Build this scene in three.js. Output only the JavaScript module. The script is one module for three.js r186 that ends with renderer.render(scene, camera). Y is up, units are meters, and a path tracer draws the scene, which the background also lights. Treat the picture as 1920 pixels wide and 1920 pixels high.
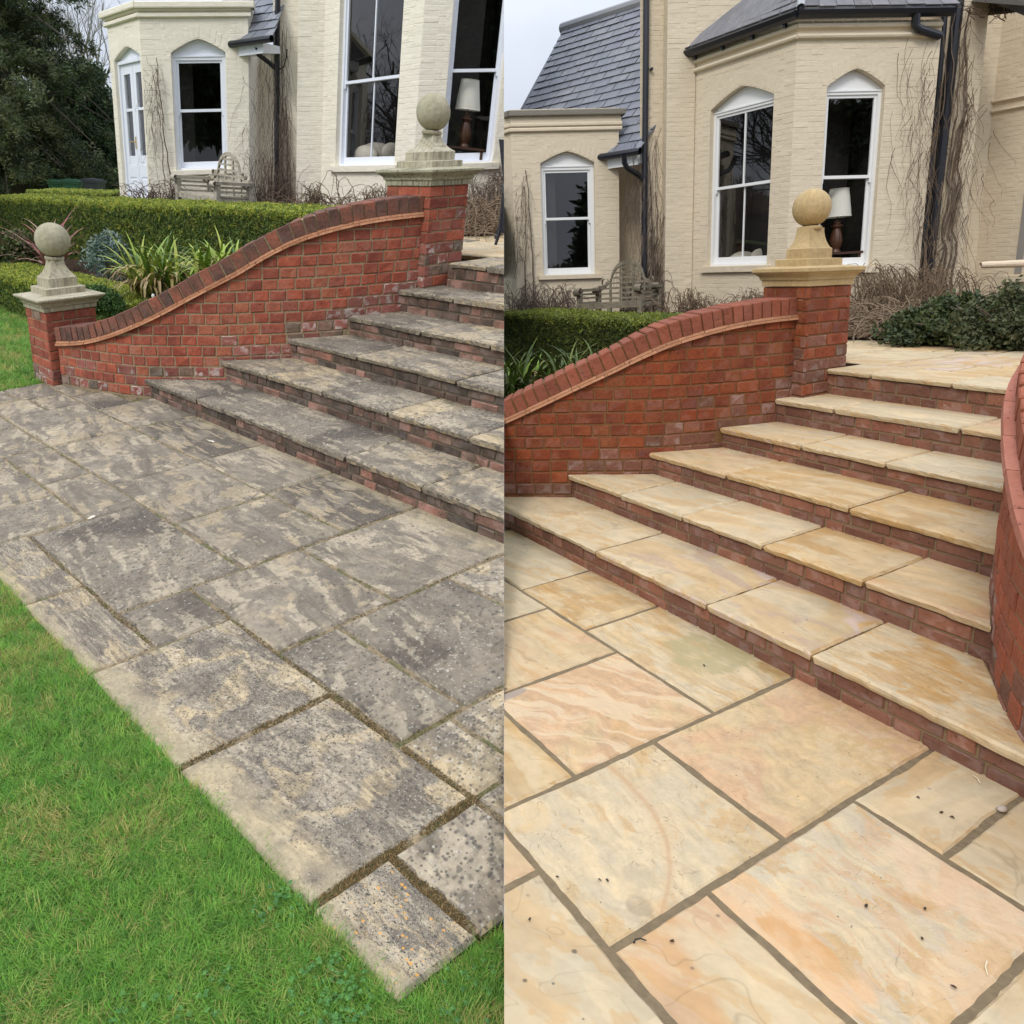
import * as THREE from 'three';

// ---------------------------------------------------------------- camera, sky, sun, exposure
const scene = new THREE.Scene();
const PITCH = 20 * Math.PI / 180, FOC = 1440, PX = 852, PY = 960;      // focal length and optical axis of a 1920-pixel picture
const CAM = new THREE.Vector3(0, 1.6, 0);
const camera = new THREE.PerspectiveCamera(2 * Math.atan(960 / FOC) * 180 / Math.PI, 1, 0.05, 2000);
camera.setViewOffset(1920, 1920, 960 - PX, 0, 1920, 1920);
camera.position.copy(CAM); camera.rotation.x = -PITCH; camera.updateMatrixWorld();

const SKY_LOW = 0.46, SKY_HIGH = 1.62;                                 // overcast: dimmer at the horizon than overhead
const SUN_DIR = new THREE.Vector3(-0.45, 0.85, 0.55).normalize();
const sun = new THREE.DirectionalLight(new THREE.Color(1.0, 0.95, 0.87), 1.3);
sun.position.copy(SUN_DIR).multiplyScalar(40); sun.target.position.set(0, 0, -6);
sun.castShadow = true; sun.shadow.radius = 30; sun.shadow.mapSize.set(2048, 2048);
Object.assign(sun.shadow.camera, { left: -25, right: 25, top: 25, bottom: -25, near: 1, far: 120 });
scene.add(sun, sun.target);
const renderer = new THREE.WebGLRenderer({ antialias: true });
renderer.toneMapping = THREE.LinearToneMapping; renderer.toneMappingExposure = 1.22;
renderer.shadowMap.enabled = true;

// ---------------------------------------------------------------- random numbers and noise
function rng(seed) { let a = seed >>> 0; return () => { a = (a + 0x6D2B79F5) | 0; let t = Math.imul(a ^ (a >>> 15), 1 | a); t = (t + Math.imul(t ^ (t >>> 7), 61 | t)) ^ t; return ((t ^ (t >>> 14)) >>> 0) / 4294967296; }; }
let R0 = rng(7);
const rnd = (lo = 0, hi = 1) => lo + (hi - lo) * R0();
const pick = a => a[Math.floor(R0() * a.length) % a.length];
const lerp = (a, b, t) => a + (b - a) * t, clamp = (x, a = 0, b = 1) => x < a ? a : x > b ? b : x;
const sstep = (a, b, x) => { const t = clamp((x - a) / (b - a)); return t * t * (3 - 2 * t); };
const HT = new Float32Array(65536); { const r = rng(99); for (let i = 0; i < 65536; i++) HT[i] = r(); }
const hsh = (x, y, s) => HT[((x * 73 + y * 1913 + s * 7919) ^ ((x * 31 + s) << 5) ^ (y << 9)) & 65535];
function vn(x, y, s, px = 0, py = px) {                                // value noise, wrapped when a period is given
  let xi = Math.floor(x), yi = Math.floor(y); const fx = x - xi, fy = y - yi;
  let x1 = xi + 1, y1 = yi + 1;
  if (px) { xi = ((xi % px) + px) % px; x1 = ((x1 % px) + px) % px; yi = ((yi % py) + py) % py; y1 = ((y1 % py) + py) % py; }
  const u = fx * fx * (3 - 2 * fx), v = fy * fy * (3 - 2 * fy);
  const a = hsh(xi, yi, s), b = hsh(x1, yi, s), c = hsh(xi, y1, s), d = hsh(x1, y1, s);
  return a + (b - a) * u + (c - a) * v + (a - b - c + d) * u * v;
}
function fbm(x, y, s, oct = 4, p = 0) { let v = 0, a = .5, n = 0; for (let i = 0; i < oct; i++) { v += a * vn(x, y, s + i * 17, p); n += a; a *= .5; x *= 2; y *= 2; p *= 2; } return v / n; }
function spots(x, y, s, per, dens, r0, r1) {                           // round marks: 0..1, one at most per cell
  const xi = Math.floor(x), yi = Math.floor(y); let best = 0;
  for (let j = -1; j <= 1; j++) for (let i = -1; i <= 1; i++) {
    const cx = (((xi + i) % per) + per) % per, cy = (((yi + j) % per) + per) % per;
    if (hsh(cx, cy, s) > dens) continue;
    const dx = x - (xi + i + .2 + .6 * hsh(cx, cy, s + 1)), dy = y - (yi + j + .2 + .6 * hsh(cx, cy, s + 2)), r = lerp(r0, r1, hsh(cx, cy, s + 3) ** 2);
    const k = 1 - Math.sqrt(dx * dx + dy * dy) / r; if (k > best) best = k;
  }
  return best;
}
const ENC = new Uint8Array(4097); for (let i = 0; i <= 4096; i++) { const c = i / 4096; ENC[i] = Math.round(255 * (c <= .0031308 ? 12.92 * c : 1.055 * Math.pow(c, 1 / 2.4) - .055)); }
function texture(n, size, fn, data = false) {                          // fn(u, v, out): linear colour; size: metres covered
  const d = new Uint8Array(n * n * 4), o = [0, 0, 0];
  for (let y = 0, k = 0; y < n; y++) for (let x = 0; x < n; x++, k += 4) {
    fn((x + .5) / n, (y + .5) / n, o);
    for (let c = 0; c < 3; c++) d[k + c] = data ? Math.round(255 * clamp(o[c])) : ENC[Math.round(4096 * clamp(o[c]))];
    d[k + 3] = 255;
  }
  const t = new THREE.DataTexture(d, n, n, THREE.RGBAFormat);
  if (!data) t.colorSpace = THREE.SRGBColorSpace;
  t.wrapS = t.wrapT = THREE.RepeatWrapping; t.magFilter = THREE.LinearFilter; t.minFilter = THREE.LinearMipmapLinearFilter; t.generateMipmaps = true;
  t.repeat.set(1 / size, 1 / size); t.needsUpdate = true; return t;
}
const mixc = (o, r, g, b, t) => { o[0] += (r - o[0]) * t; o[1] += (g - o[1]) * t; o[2] += (b - o[2]) * t; };

{ // overcast sky with soft clouds
  const w = 512, h = 256, d = new Float32Array(w * h * 4);
  for (let y = 0; y < h; y++) for (let x = 0; x < w; x++) {
    const el = ((y + .5) / h - .5) * Math.PI, up = Math.max(0, Math.sin(el));
    const c = .8 + .4 * fbm(x / 16, y / 8 + 3, 5, 5, 32), L = lerp(SKY_LOW, SKY_HIGH, Math.pow(up, .85)) * c, k = (y * w + x) * 4, b = clamp((c - .92) * 4);
    d[k] = L * lerp(.87, .95, b); d[k + 1] = L * lerp(.95, .98, b); d[k + 2] = L * lerp(1.1, 1.05, b); d[k + 3] = 1;
  }
  const t = new THREE.DataTexture(d, w, h, THREE.RGBAFormat, THREE.FloatType);
  t.mapping = THREE.EquirectangularReflectionMapping; t.magFilter = t.minFilter = THREE.LinearFilter; t.needsUpdate = true;
  scene.background = t; scene.environment = t;
}

// ---------------------------------------------------------------- the two gardens: each has its own ground, steps direction and upright
const V = (x, y, z) => new THREE.Vector3(x, y, z);
const RIGHT = V(1, 0, 0), UPV = V(0, Math.cos(PITCH), -Math.sin(PITCH)), FWD = V(0, -Math.sin(PITCH), -Math.cos(PITCH)), DEEP = V(0, 0, -1);
const ray = (px, py) => V(0, 0, 0).addScaledVector(RIGHT, (px - PX) / FOC).addScaledVector(UPV, -(py - PY) / FOC).add(FWD);
const SEAM = V(0, 0, 0).addScaledVector(RIGHT, 1).addScaledVector(FWD, -(945 - PX) / FOC);   // the two gardens meet along this upright plane
class Garden {
  constructor(v1, v2, vv, k, side) {
    this.k = k; this.side = side;
    this.e1 = ray(...v1).normalize(); this.e2 = ray(...v2).normalize(); this.u = ray(...vv).normalize().negate();
    this.O = CAM.clone().addScaledVector(this.u, -1.6 * k);
    this.Mi = new THREE.Matrix3().set(this.e1.x, this.e2.x, this.u.x, this.e1.y, this.e2.y, this.u.y, this.e1.z, this.e2.z, this.u.z).invert();
  }
  P(a, b, h) { return this.O.clone().addScaledVector(this.e1, a * this.k).addScaledVector(this.e2, b * this.k).addScaledVector(this.u, h * this.k); }
  loc(p) { return p.clone().sub(this.O).divideScalar(this.k).applyMatrix3(this.Mi); }
  at(px, py, h) { const d = ray(px, py).applyMatrix3(this.Mi), t = (h - 1.6) / d.z; return [d.x * t, d.y * t]; }
  onv(px, py, a, b) { const d = ray(px, py).applyMatrix3(this.Mi); return 1.6 + d.z * (a * d.x + b * d.y) / (d.x * d.x + d.y * d.y); }
  px(p) { const q = p.clone().sub(CAM), z = q.dot(FWD); return [PX + FOC * q.dot(RIGHT) / z, PY - FOC * q.dot(UPV) / z, z]; }
  plane(px, py, Z, dir) { return new Wall(this, CAM.clone().addScaledVector(ray(px, py), Z * this.k), dir); }
}
class Wall {                                                            // an upright face: s along it, t up, d out of it
  constructor(S, o, x) {
    this.S = S; this.o = o; this.x = x; this.n = x.clone().cross(S.u).normalize(); if (this.n.dot(o.clone().sub(CAM)) > 0) this.n.negate();
    this.Mi = new THREE.Matrix3().set(x.x, S.u.x, this.n.x, x.y, S.u.y, this.n.y, x.z, S.u.z, this.n.z).invert();
  }
  P(s, t, d = 0) { const k = this.S.k; return this.o.clone().addScaledVector(this.x, s * k).addScaledVector(this.S.u, t * k).addScaledVector(this.n, d * k); }
  pix(px, py, d = 0) {
    const r = ray(px, py), c = this.o.clone().addScaledVector(this.n, d * this.S.k), lam = c.clone().sub(CAM).dot(this.n) / r.dot(this.n);
    const q = CAM.clone().addScaledVector(r, lam).sub(this.o).applyMatrix3(this.Mi).divideScalar(this.S.k); return [q.x, q.y];
  }
}
const GL = new Garden([-712, 333], [2800, 230], [512, 4100], 1.65 / 1.6, -1);     // left: before cleaning
const GR = new Garden([83, 538], [3300, 440], [1190, 6200], 1.35 / 1.6, 1);       // right: after cleaning
const FACL = ray(12000, -40).normalize(), FACR = ray(30000, -373).normalize();    // along the house fronts

// ---------------------------------------------------------------- geometry
class G {
  constructor(S) { this.S = S; this.p = []; this.uv = []; this.nrm = null; this.off = [rnd(0, 9), rnd(0, 9)]; this.spin = 0; this.fix = null; }
  tri(a, b, c) {
    const u = this.S.u, n = b.clone().sub(a).cross(c.clone().sub(a)).normalize(), flat = Math.abs(n.dot(u)) > .75;
    const tx = flat ? this.S.e1 : V(0, 0, 0).crossVectors(u, n).normalize(), ty = flat ? this.S.e2 : u, cs = Math.cos(this.spin), sn = Math.sin(this.spin);
    for (const q of [a, b, c]) {
      this.p.push(q.x, q.y, q.z);
      if (this.fix) { this.uv.push(...this.fix(q)); continue; }
      const x = q.dot(tx), y = q.dot(ty); this.uv.push(x * cs - y * sn + this.off[0], x * sn + y * cs + this.off[1]);
    }
  }
  quad(a, b, c, d) { this.tri(a, b, c); this.tri(a, c, d); }
  box(c) { const q = (i, j, k, l) => this.quad(c[i], c[j], c[k], c[l]); q(0, 1, 2, 3); q(4, 5, 6, 7); q(0, 1, 5, 4); q(1, 2, 6, 5); q(2, 3, 7, 6); q(3, 0, 4, 7); }
  // a box in the coordinates of F(s, t, d)
  bx(F, s0, s1, t0, t1, d0, d1) { this.box([F(s0, t0, d0), F(s1, t0, d0), F(s1, t1, d0), F(s0, t1, d0), F(s0, t0, d1), F(s1, t0, d1), F(s1, t1, d1), F(s0, t1, d1)]); }
  // a box with its front edges eased; corners as [s, t] in order round the face
  slabOn(F, c, d0, d1, bev, jit = 0) {
    const cs = c.reduce((x, q) => x + q[0], 0) / 4, ct = c.reduce((x, q) => x + q[1], 0) / 4;
    const j = () => rnd(-jit, jit), o = c.map(q => [q[0] + j(), q[1] + j()]), ins = o.map(q => { const ds = q[0] - cs, dt = q[1] - ct, ws = Math.max(Math.abs(ds), 1e-4), wt = Math.max(Math.abs(dt), 1e-4); return [cs + ds * Math.max(0, 1 - bev / ws), ct + dt * Math.max(0, 1 - bev / wt)]; });
    const dd = d1 + j(), tl = o.map(() => dd + j() * .5), A = o.map(q => F(q[0], q[1], d0)), B = o.map((q, i) => F(q[0], q[1], tl[i] - bev)), C = ins.map((q, i) => F(q[0], q[1], tl[i]));
    this.quad(...C);
    for (let i = 0; i < 4; i++) { const k = (i + 1) % 4; this.quad(B[i], B[k], C[k], C[i]); this.quad(A[i], A[k], B[k], B[i]); }
  }
  tube(pts, r0, r1 = r0, n = 4) {
    let prev = null;
    for (let i = 0; i < pts.length; i++) {
      const t = pts[Math.min(i + 1, pts.length - 1)].clone().sub(pts[Math.max(i - 1, 0)]).normalize(), a = Math.abs(t.y) > .9 ? RIGHT : V(0, 1, 0), x = a.clone().cross(t).normalize(), y = t.clone().cross(x), r = lerp(r0, r1, i / (pts.length - 1)), ring = [];
      for (let k = 0; k < n; k++) ring.push(pts[i].clone().addScaledVector(x, r * Math.cos(k / n * 6.283)).addScaledVector(y, r * Math.sin(k / n * 6.283)));
      if (prev) for (let k = 0; k < n; k++) this.quad(prev[k], prev[(k + 1) % n], ring[(k + 1) % n], ring[k]);
      prev = ring;
    }
  }
  geo() { const g = new THREE.BufferGeometry(); g.setAttribute('position', new THREE.Float32BufferAttribute(this.p, 3)); g.setAttribute('uv', new THREE.Float32BufferAttribute(this.uv, 2)); g.computeVertexNormals(); return g; }
}
function cut(geo, side) {                                               // keep the part of a mesh on its garden's side of the seam
  if (geo.index) geo = geo.toNonIndexed();
  const P = geo.attributes.position.array, N = geo.attributes.normal.array, U = geo.attributes.uv.array, n = P.length / 3, D = new Float32Array(n); let inn = 0, out = 0;
  for (let i = 0; i < n; i++) { D[i] = side * ((P[3 * i] - CAM.x) * SEAM.x + (P[3 * i + 1] - CAM.y) * SEAM.y + (P[3 * i + 2] - CAM.z) * SEAM.z) - .0004; D[i] > 0 ? inn++ : out++; }
  if (!out) return geo; if (!inn) return null;
  const p = [], m = [], w = [];
  for (let i = 0; i < n; i += 3) {
    const poly = [];
    for (let k = 0; k < 3; k++) {
      const a = i + k, b = i + (k + 1) % 3;
      if (D[a] > 0) poly.push([a, a, 0]);
      if ((D[a] > 0) !== (D[b] > 0)) poly.push([a, b, D[a] / (D[a] - D[b])]);
    }
    for (let k = 1; k + 1 < poly.length; k++) for (const [a, b, t] of [poly[0], poly[k], poly[k + 1]]) {
      for (let c = 0; c < 3; c++) { p.push(lerp(P[3 * a + c], P[3 * b + c], t)); m.push(lerp(N[3 * a + c], N[3 * b + c], t)); }
      for (let c = 0; c < 2; c++) w.push(lerp(U[2 * a + c], U[2 * b + c], t));
    }
  }
  if (!p.length) return null;
  const g = new THREE.BufferGeometry();
  g.setAttribute('position', new THREE.Float32BufferAttribute(p, 3)); g.setAttribute('normal', new THREE.Float32BufferAttribute(m, 3)); g.setAttribute('uv', new THREE.Float32BufferAttribute(w, 2)); return g;
}
const used = {};
const numbered = n => { const c = used[n] = (used[n] ?? -1) + 1; return c ? `${n}_${String(c).padStart(3, '0')}` : n; };
function thing(S, name, base, label, category, group) {
  const o = new THREE.Group(); o.name = numbered(name); o.position.copy(base); o.userData = { label, category }; if (group) o.userData.group = group; o.S = S; scene.add(o); return o;
}
function struct(S, name, base) { const o = new THREE.Group(); o.name = numbered(name); o.position.copy(base); o.userData = { kind: 'structure' }; o.S = S; scene.add(o); return o; }
const rootOf = o => { while (o.parent && o.parent !== scene) o = o.parent; return o; };
function part(parent, name, g, mat, label) {                            // g: G or BufferGeometry with world positions
  const root = rootOf(parent), S = root.S; let geo = g instanceof G ? (g.p.length ? g.geo() : null) : g;
  if (geo && S && !root.whole) geo = cut(geo, S.side);
  if (!geo) return null;
  geo.translate(-root.position.x, -root.position.y, -root.position.z);
  const m = new THREE.Mesh(geo, mat); m.name = name; m.castShadow = m.receiveShadow = true; if (label) m.userData.label = label; parent.add(m); return m;
}
function many(parent, name, geo, mat, mats, cols) {                     // leaves, blades: one object of many copies
  const root = rootOf(parent), S = root.S, q = V(0, 0, 0), keep = [];
  mats.forEach((m, i) => { q.setFromMatrixPosition(m); if (!S || root.whole || S.side * q.clone().sub(CAM).dot(SEAM) > .004) keep.push(i); });
  if (!keep.length) return null;
  const im = new THREE.InstancedMesh(geo, mat, keep.length), T = new THREE.Matrix4().makeTranslation(-root.position.x, -root.position.y, -root.position.z);
  keep.forEach((i, k) => { im.setMatrixAt(k, mats[i].clone().premultiply(T)); if (cols) im.setColorAt(k, cols[i]); });
  im.name = name; im.castShadow = im.receiveShadow = true; im.userData.kind = 'stuff'; parent.add(im); return im;
}
// matrix of a small object standing at p in garden S, turned by yaw
function stand(S, p, yaw = 0, sc = 1) {
  const y = S.u, x = RIGHT.clone().addScaledVector(y, -RIGHT.dot(y)).normalize(), z = x.clone().cross(y), m = new THREE.Matrix4().makeBasis(x, y, z);
  return m.multiply(new THREE.Matrix4().makeRotationY(yaw)).scale(V(sc * S.k, sc * S.k, sc * S.k)).setPosition(p);
}
const localF = M => (x, y, z) => V(x, y, z).applyMatrix4(M);
const std = (r, g, b, rough = .85, more = {}) => new THREE.MeshStandardMaterial({ color: new THREE.Color().setRGB(r, g, b), roughness: rough, side: THREE.DoubleSide, ...more });

// ---------------------------------------------------------------- materials
function stone(seed, o) {                                              // riven sandstone
  const s = seed * 101, c = [0, 0, 0];
  return texture(o.n ?? 640, o.size ?? 1.3, (u, v, out) => {
    const x = u * 8, y = v * 8, w1 = fbm(x * .5, y * .5, s + 1, 3, 4) - .5, w2 = fbm(x * .5 + 9, y * .5, s + 2, 3, 4) - .5;
    const big = fbm(x * .25 * (o.bigx ?? 1) + w1 * 1.2, y * .25 + w2 * 1.2, s + 3, 4, 2), bu = x * .35 + w1 * .8, bv = (y + w2 * 1.3 + w1 * .4) * (o.bands ?? 2) * .6, band = fbm(bu, bv, s + 5, 4, 0), strk = fbm(x * .9 + w1, (y + w2 * 1.2) * 5, s + 19, 3, 0), mot = fbm(x * 2.2 + w2 * 2, y * 2.2, s + 21, 3, 0), fine = fbm(x * 8, y * 8, s + 6, 3, 64);
    const T = o.tones, k = clamp((big - .5) * (o.contrast ?? 2.2) + .5), f = k * (T.length - 1), i = Math.min(T.length - 2, Math.floor(f)), t = sstep(.15, .85, f - i);
    for (let q = 0; q < 3; q++) out[q] = lerp(T[i][q], T[i + 1][q], t);
    { const m = 1 + (strk - .5) * (o.streak ?? .4) + (mot - .5) * (o.mottle ?? .35); out[0] *= m; out[1] *= m * (1 - (mot - .5) * .06); out[2] *= m * (1 - (mot - .5) * .16); }
    const bb = sstep(.52, .66, band + (strk - .5) * .25) * (o.bandAmt ?? .4); mixc(out, ...(o.bandCol ?? T[0]), bb);
    for (const [col, am, fr, th] of o.streaks ?? []) { const q = fbm(x * .7 + w1 * .6 + fr * 3, (y + w2 * .9 + w1 * .3) * fr * 1.5, s + 23 + fr * 7, 5, 0), pm = fbm(x * .6 + fr * 5, y * .8, s + 29 + fr, 3, 0); mixc(out, ...col, am * (o.sa ?? .85) * sstep(th, th + .1, q + (fine - .5) * .24 + (mot - .5) * .12 + (pm - .5) * .6)); }
    const led = fbm(x * .5 + w2, y * 1.1 + w1 * 2, s + 7, 4, 0), ll = Math.abs(((led * (o.ledges ?? 5)) % 1) - .5); // edges of split layers
    if (ll < .035) mixc(out, out[0] * .5, out[1] * .47, out[2] * .42, (o.ledgeAmt ?? .5) * (1 - ll / .035) * sstep(.42, .6, fbm(x * .7, y * .7, s + 8, 2, 0)));
    const g = 1 + (fine - .5) * (o.grain ?? .35); out[0] *= g; out[1] *= g; out[2] *= g;
    if (o.pits) { const d = spots(u * 90, v * 90, s + 11, 90, .55 * o.pits, .12, .5); if (d > 0) mixc(out, .045, .042, .038, Math.min(1, d * 2.2) * .75 * sstep(.4, .55, fbm(x * .6, y * .6, s + 12, 2, 0) + .1 * o.pits)); }
    if (o.lichen) {
      const d = spots(u * 60, v * 60, s + 13, 60, .2 * o.lichen, .06, .3); if (d > 0) mixc(out, .55, .52, .44, Math.min(1, d * 2) * .65); SPK(out, u, v, s + 60, Math.min(1, o.lichen));
      const e = spots(u * 120, v * 120, s + 14, 120, .25 * o.lichen, .12, .34); if (e > 0) mixc(out, .6, .58, .5, Math.min(1, e * 2) * .5);
      const dk = spots(u * 48 + w1, v * 48 + w2, s + 15, 48, .28 * o.lichen, .06, .42); if (dk > 0) mixc(out, .05, .046, .04, Math.min(1, dk * 1.6) * .75);
    }
    if (o.orange) { const d = spots(u * 22 + w1 * .6, v * 22 + w2 * .6, s + 16, 22, o.orange, .1, .42); if (d > 0) mixc(out, .62, .3, .06, Math.min(1, d * 3) * .85); }
    if (o.extra) o.extra(u, v, out, s, w1, w2);
  });
}
const bumpStone = (seed, ledg) => texture(768, 1.3, (u, v, o) => {
  const x = u * 8, y = v * 8, w = fbm(x * .5, y * .5, seed, 3, 4) - .5, L = fbm(x * .5 + w, y * .5 + w, seed + 3, 4, 4), st = (Math.floor(L * ledg) + sstep(.35, .65, (L * ledg) % 1)) / ledg;
  o[0] = o[1] = o[2] = clamp(.62 * st + .28 * fbm(x * 2, y * 2, seed + 5, 4, 16) + .1 * fbm(x * 16, y * 16, seed + 9, 2, 128));
}, true);
const BUMP_OLD = bumpStone(31, 7), BUMP_NEW = bumpStone(57, 6);
const smat = (map, bumpMap, bs, rough = .9, tint = [1, 1, 1]) => std(...tint, rough, { map, bumpMap, bumpScale: bs });
const SPK = (out, u, v, s, amt) => { const a = fbm(u * 120, v * 120, s, 2, 120), b = fbm(u * 70, v * 70, s + 2, 2, 70), k = sstep(.4, .65, fbm(u * 5, v * 5, s + 4, 3, 5)); if (a > .69) mixc(out, .46, .42, .34, clamp((a - .69) * 12) * amt * (.25 + .6 * k)); if (b < .33) mixc(out, .055, .048, .04, clamp((.33 - b) * 9) * amt); };
const D1 = [.105, .086, .065], D2 = [.195, .162, .12], D3 = [.265, .22, .16], TAN = [.39, .305, .185], PALE = [.45, .375, .262];
const OLD = [
  stone(1, { tones: [D1, D2, D3, D2, TAN], bandAmt: 0, streaks: [[D1, .5, 2.4, .5], [PALE, .6, 1.8, .58], [TAN, .6, 3, .6]], ledges: 6, ledgeAmt: .8, grain: .6, pits: .5, lichen: .25 }),
  stone(2, { tones: [D2, D3, D2, D3, TAN], bandAmt: 0, streaks: [[PALE, .65, 1.6, .56], [D1, .6, 2.6, .53], [TAN, .6, 1.2, .59]], ledges: 7, ledgeAmt: .9, grain: .5, pits: .4, lichen: .15, contrast: 2.6 }),
  stone(3, { tones: [D1, D2, D3, D2], bandAmt: 0, streaks: [[D1, .5, 2.2, .52], [PALE, .5, 2, .6]], ledges: 5, ledgeAmt: .8, grain: .55, pits: .6, lichen: .5 }),
  stone(4, { tones: [D2, D3, D3, TAN], bandAmt: 0, streaks: [[D1, .55, 2, .52], [PALE, .6, 1.5, .56]], ledges: 5, ledgeAmt: .7, grain: .7, pits: 1, lichen: .6 }),
  stone(5, { tones: [D1, D2, D3, TAN], bandCol: D1, bandAmt: .4, ledges: 4, ledgeAmt: .5, grain: .8, pits: .8, lichen: 1, orange: .12 }),
].map(m => smat(m, BUMP_OLD, .009, .92));
const C1 = [.485, .35, .185], C2 = [.51, .4, .245], C3 = [.45, .285, .12], PK = [.49, .315, .175], OC = [.42, .22, .055], GW = [.5, .41, .265], GN = [.38, .32, .175];
const newOpt = { ledges: 5, ledgeAmt: .42, grain: .16, pits: .02, sa: 1, streak: .34, mottle: .28 };
const NEWT = [
  stone(21, { ...newOpt, tones: [C1, C2, C2, GW], bandCol: C3, bandAmt: .25, streaks: [[OC, .4, 1.6, .58], [GW, .5, 3, .56]] }),
  stone(22, { ...newOpt, tones: [PK, C1, PK, C2], bandCol: [.5, .34, .2], bandAmt: .3, streaks: [[OC, .35, 2, .6], [C2, .5, 3.4, .56]] }),
  stone(23, { ...newOpt, tones: [OC, C3, C1, C3], bandAmt: 0, streaks: [[C2, .6, 2.6, .54], [[.36, .2, .06], .5, 1.8, .58]] }),
  stone(24, { ...newOpt, tones: [GW, C2, GW, GN], bandCol: [.46, .38, .25], bandAmt: .25, streaks: [[OC, .4, 1.5, .6], [[.4, .33, .22], .4, 3, .57]] }),
  stone(25, { ...newOpt, tones: [C2, C1, [.5, .38, .3], C3, C2], contrast: 2.8, bandCol: OC, bandAmt: .35, streaks: [[[.34, .25, .2], .5, 1.6, .6]] }),
].map(m => smat(m, BUMP_NEW, .007, .72));
// single slabs with marks of their own (texture laid once over the slab)
const once = m => { m.repeat.set(1, 1); m.wrapS = m.wrapT = THREE.ClampToEdgeWrapping; return smat(m, BUMP_NEW, .007, .72); };
const blot = (u, v, x, y, rx, ry, s, rag = .6) => sstep(1.06, .72, Math.hypot((u - x) / rx, (v - y) / ry) + (fbm(u * 7, v * 7, s, 5) - .5) * 2 * rag + (fbm(u * 5, v * 34, s + 3, 4) - .5) * .5) * (.55 + .45 * sstep(.3, .6, fbm(u * 14, v * 22, s + 5, 4)));
const S_STAIN = once(stone(31, { ...newOpt, n: 896, tones: [C2, GW, C2, C1], bandAmt: .1, streaks: [[OC, .4, 1.3, .6]], extra: (u, v, o, s) => {
  mixc(o, .34, .285, .14, .8 * blot(u, v, .42, .62, .27, .3, s + 40)); mixc(o, .36, .31, .15, .6 * blot(u, v, .3, .95, .3, .25, s + 41)); mixc(o, .33, .2, .07, .8 * blot(u, v, .1, .93, .12, .2, s + 42)); } }));
const S_VEIN = once(stone(32, { ...newOpt, n: 896, tones: [GW, C2, C2, C1], bandAmt: .12, ledgeAmt: .8, streaks: [[[.44, .37, .26], .4, 1.2, .58], [OC, .35, 1, .62]], extra: (u, v, o, s, w1) => {
  const xc = .26 + .41 * (1 - (1 - u) ** 3) + w1 * .04, d = Math.abs(v - xc); const vk = .4 + .6 * fbm(u * 40, v * 8, s + 8, 3); mixc(o, .4, .21, .1, .7 * vk * sstep(.014 + .012 * fbm(u * 9, 1, s, 3), .003, d)); mixc(o, .5, .34, .19, .45 * vk * sstep(.1 * fbm(u * 6, 3, s + 2, 3) + .03, .015, d)); mixc(o, .46, .3, .17, .35 * sstep(.012, .002, Math.abs(d - .06 - .03 * fbm(u * 5, 2, s + 4, 3))) * vk);
  mixc(o, .27, .21, .14, .6 * blot(u, v, .1, .22, .08, .05, s + 3)); mixc(o, .36, .3, .2, .45 * blot(u, v, .24, .33, .09, .06, s + 5)); mixc(o, .58, .42, .22, .5 * blot(u, v, .9, .1, .2, .12, s + 4)); } }));
const S_ORANGE = once(stone(33, { ...newOpt, n: 896, tones: [GW, C2, C2, PK], bandAmt: .25, ledgeAmt: .7, streaks: [[OC, .5, 1.2, .57], [[.44, .36, .27], .45, 2.4, .57], [PK, .6, 1.6, .55]], extra: (u, v, o, s) => {
  mixc(o, .6, .38, .2, .75 * blot(u, v, .75, .05, .5, .17, s + 3)); mixc(o, .5, .26, .09, .7 * blot(u, v, .55, .1, .2, .09, s + 7, .5)); mixc(o, .62, .44, .28, .65 * blot(u, v, .35, .92, .45, .22, s + 4)); mixc(o, .6, .4, .22, .5 * blot(u, v, .1, .45, .12, .35, s + 5)); } }));
const S_PINK = once(stone(34, { ...newOpt, tones: [PK, C1, PK], bandAmt: .15, ledgeAmt: .6, streaks: [[C2, .4, 2, .56]], extra: (u, v, o, s) => { const d = blot(u, v, .3, .8, .42, .3, s + 3, .5) * sstep(.5, .62, fbm(u * 26, v * 26, s + 9, 3)); mixc(o, .45, .3, .13, .65 * d); } }));
const S_TREAD = once(stone(36, { ...newOpt, n: 896, tones: [C1, C2, C3, C1], bandAmt: 0, ledgeAmt: .6, streaks: [[OC, .5, 1.4, .56], [C2, .5, 2.4, .57]], extra: (u, v, o, s) => { mixc(o, .24, .12, .035, .8 * blot(u, v, .12, .78, .2, .22, s + 3, .8)); mixc(o, .28, .14, .045, .6 * blot(u, v, .12, .4, .12, .25, s + 5, .8)); mixc(o, .36, .19, .06, .6 * blot(u, v, .3, .9, .35, .16, s + 6, .8)); } }));
const S_BAND = once(stone(35, { ...newOpt, n: 896, tones: [C3, PK, C1], bandAmt: 0, extra: (u, v, o, s, w1, w2) => { const q = u * .55 + v + w1 * .18 + w2 * .12, b = fbm(q * 22, u * 2.5, s + 3, 5); mixc(o, .6, .48, .31, .55 * sstep(.52, .66, b)); mixc(o, .44, .28, .15, .45 * sstep(.45, .3, b)); mixc(o, .25, .22, .2, .7 * blot(u, v, .96, .1, .05, .12, s + 6, .8)); } }));

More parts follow.
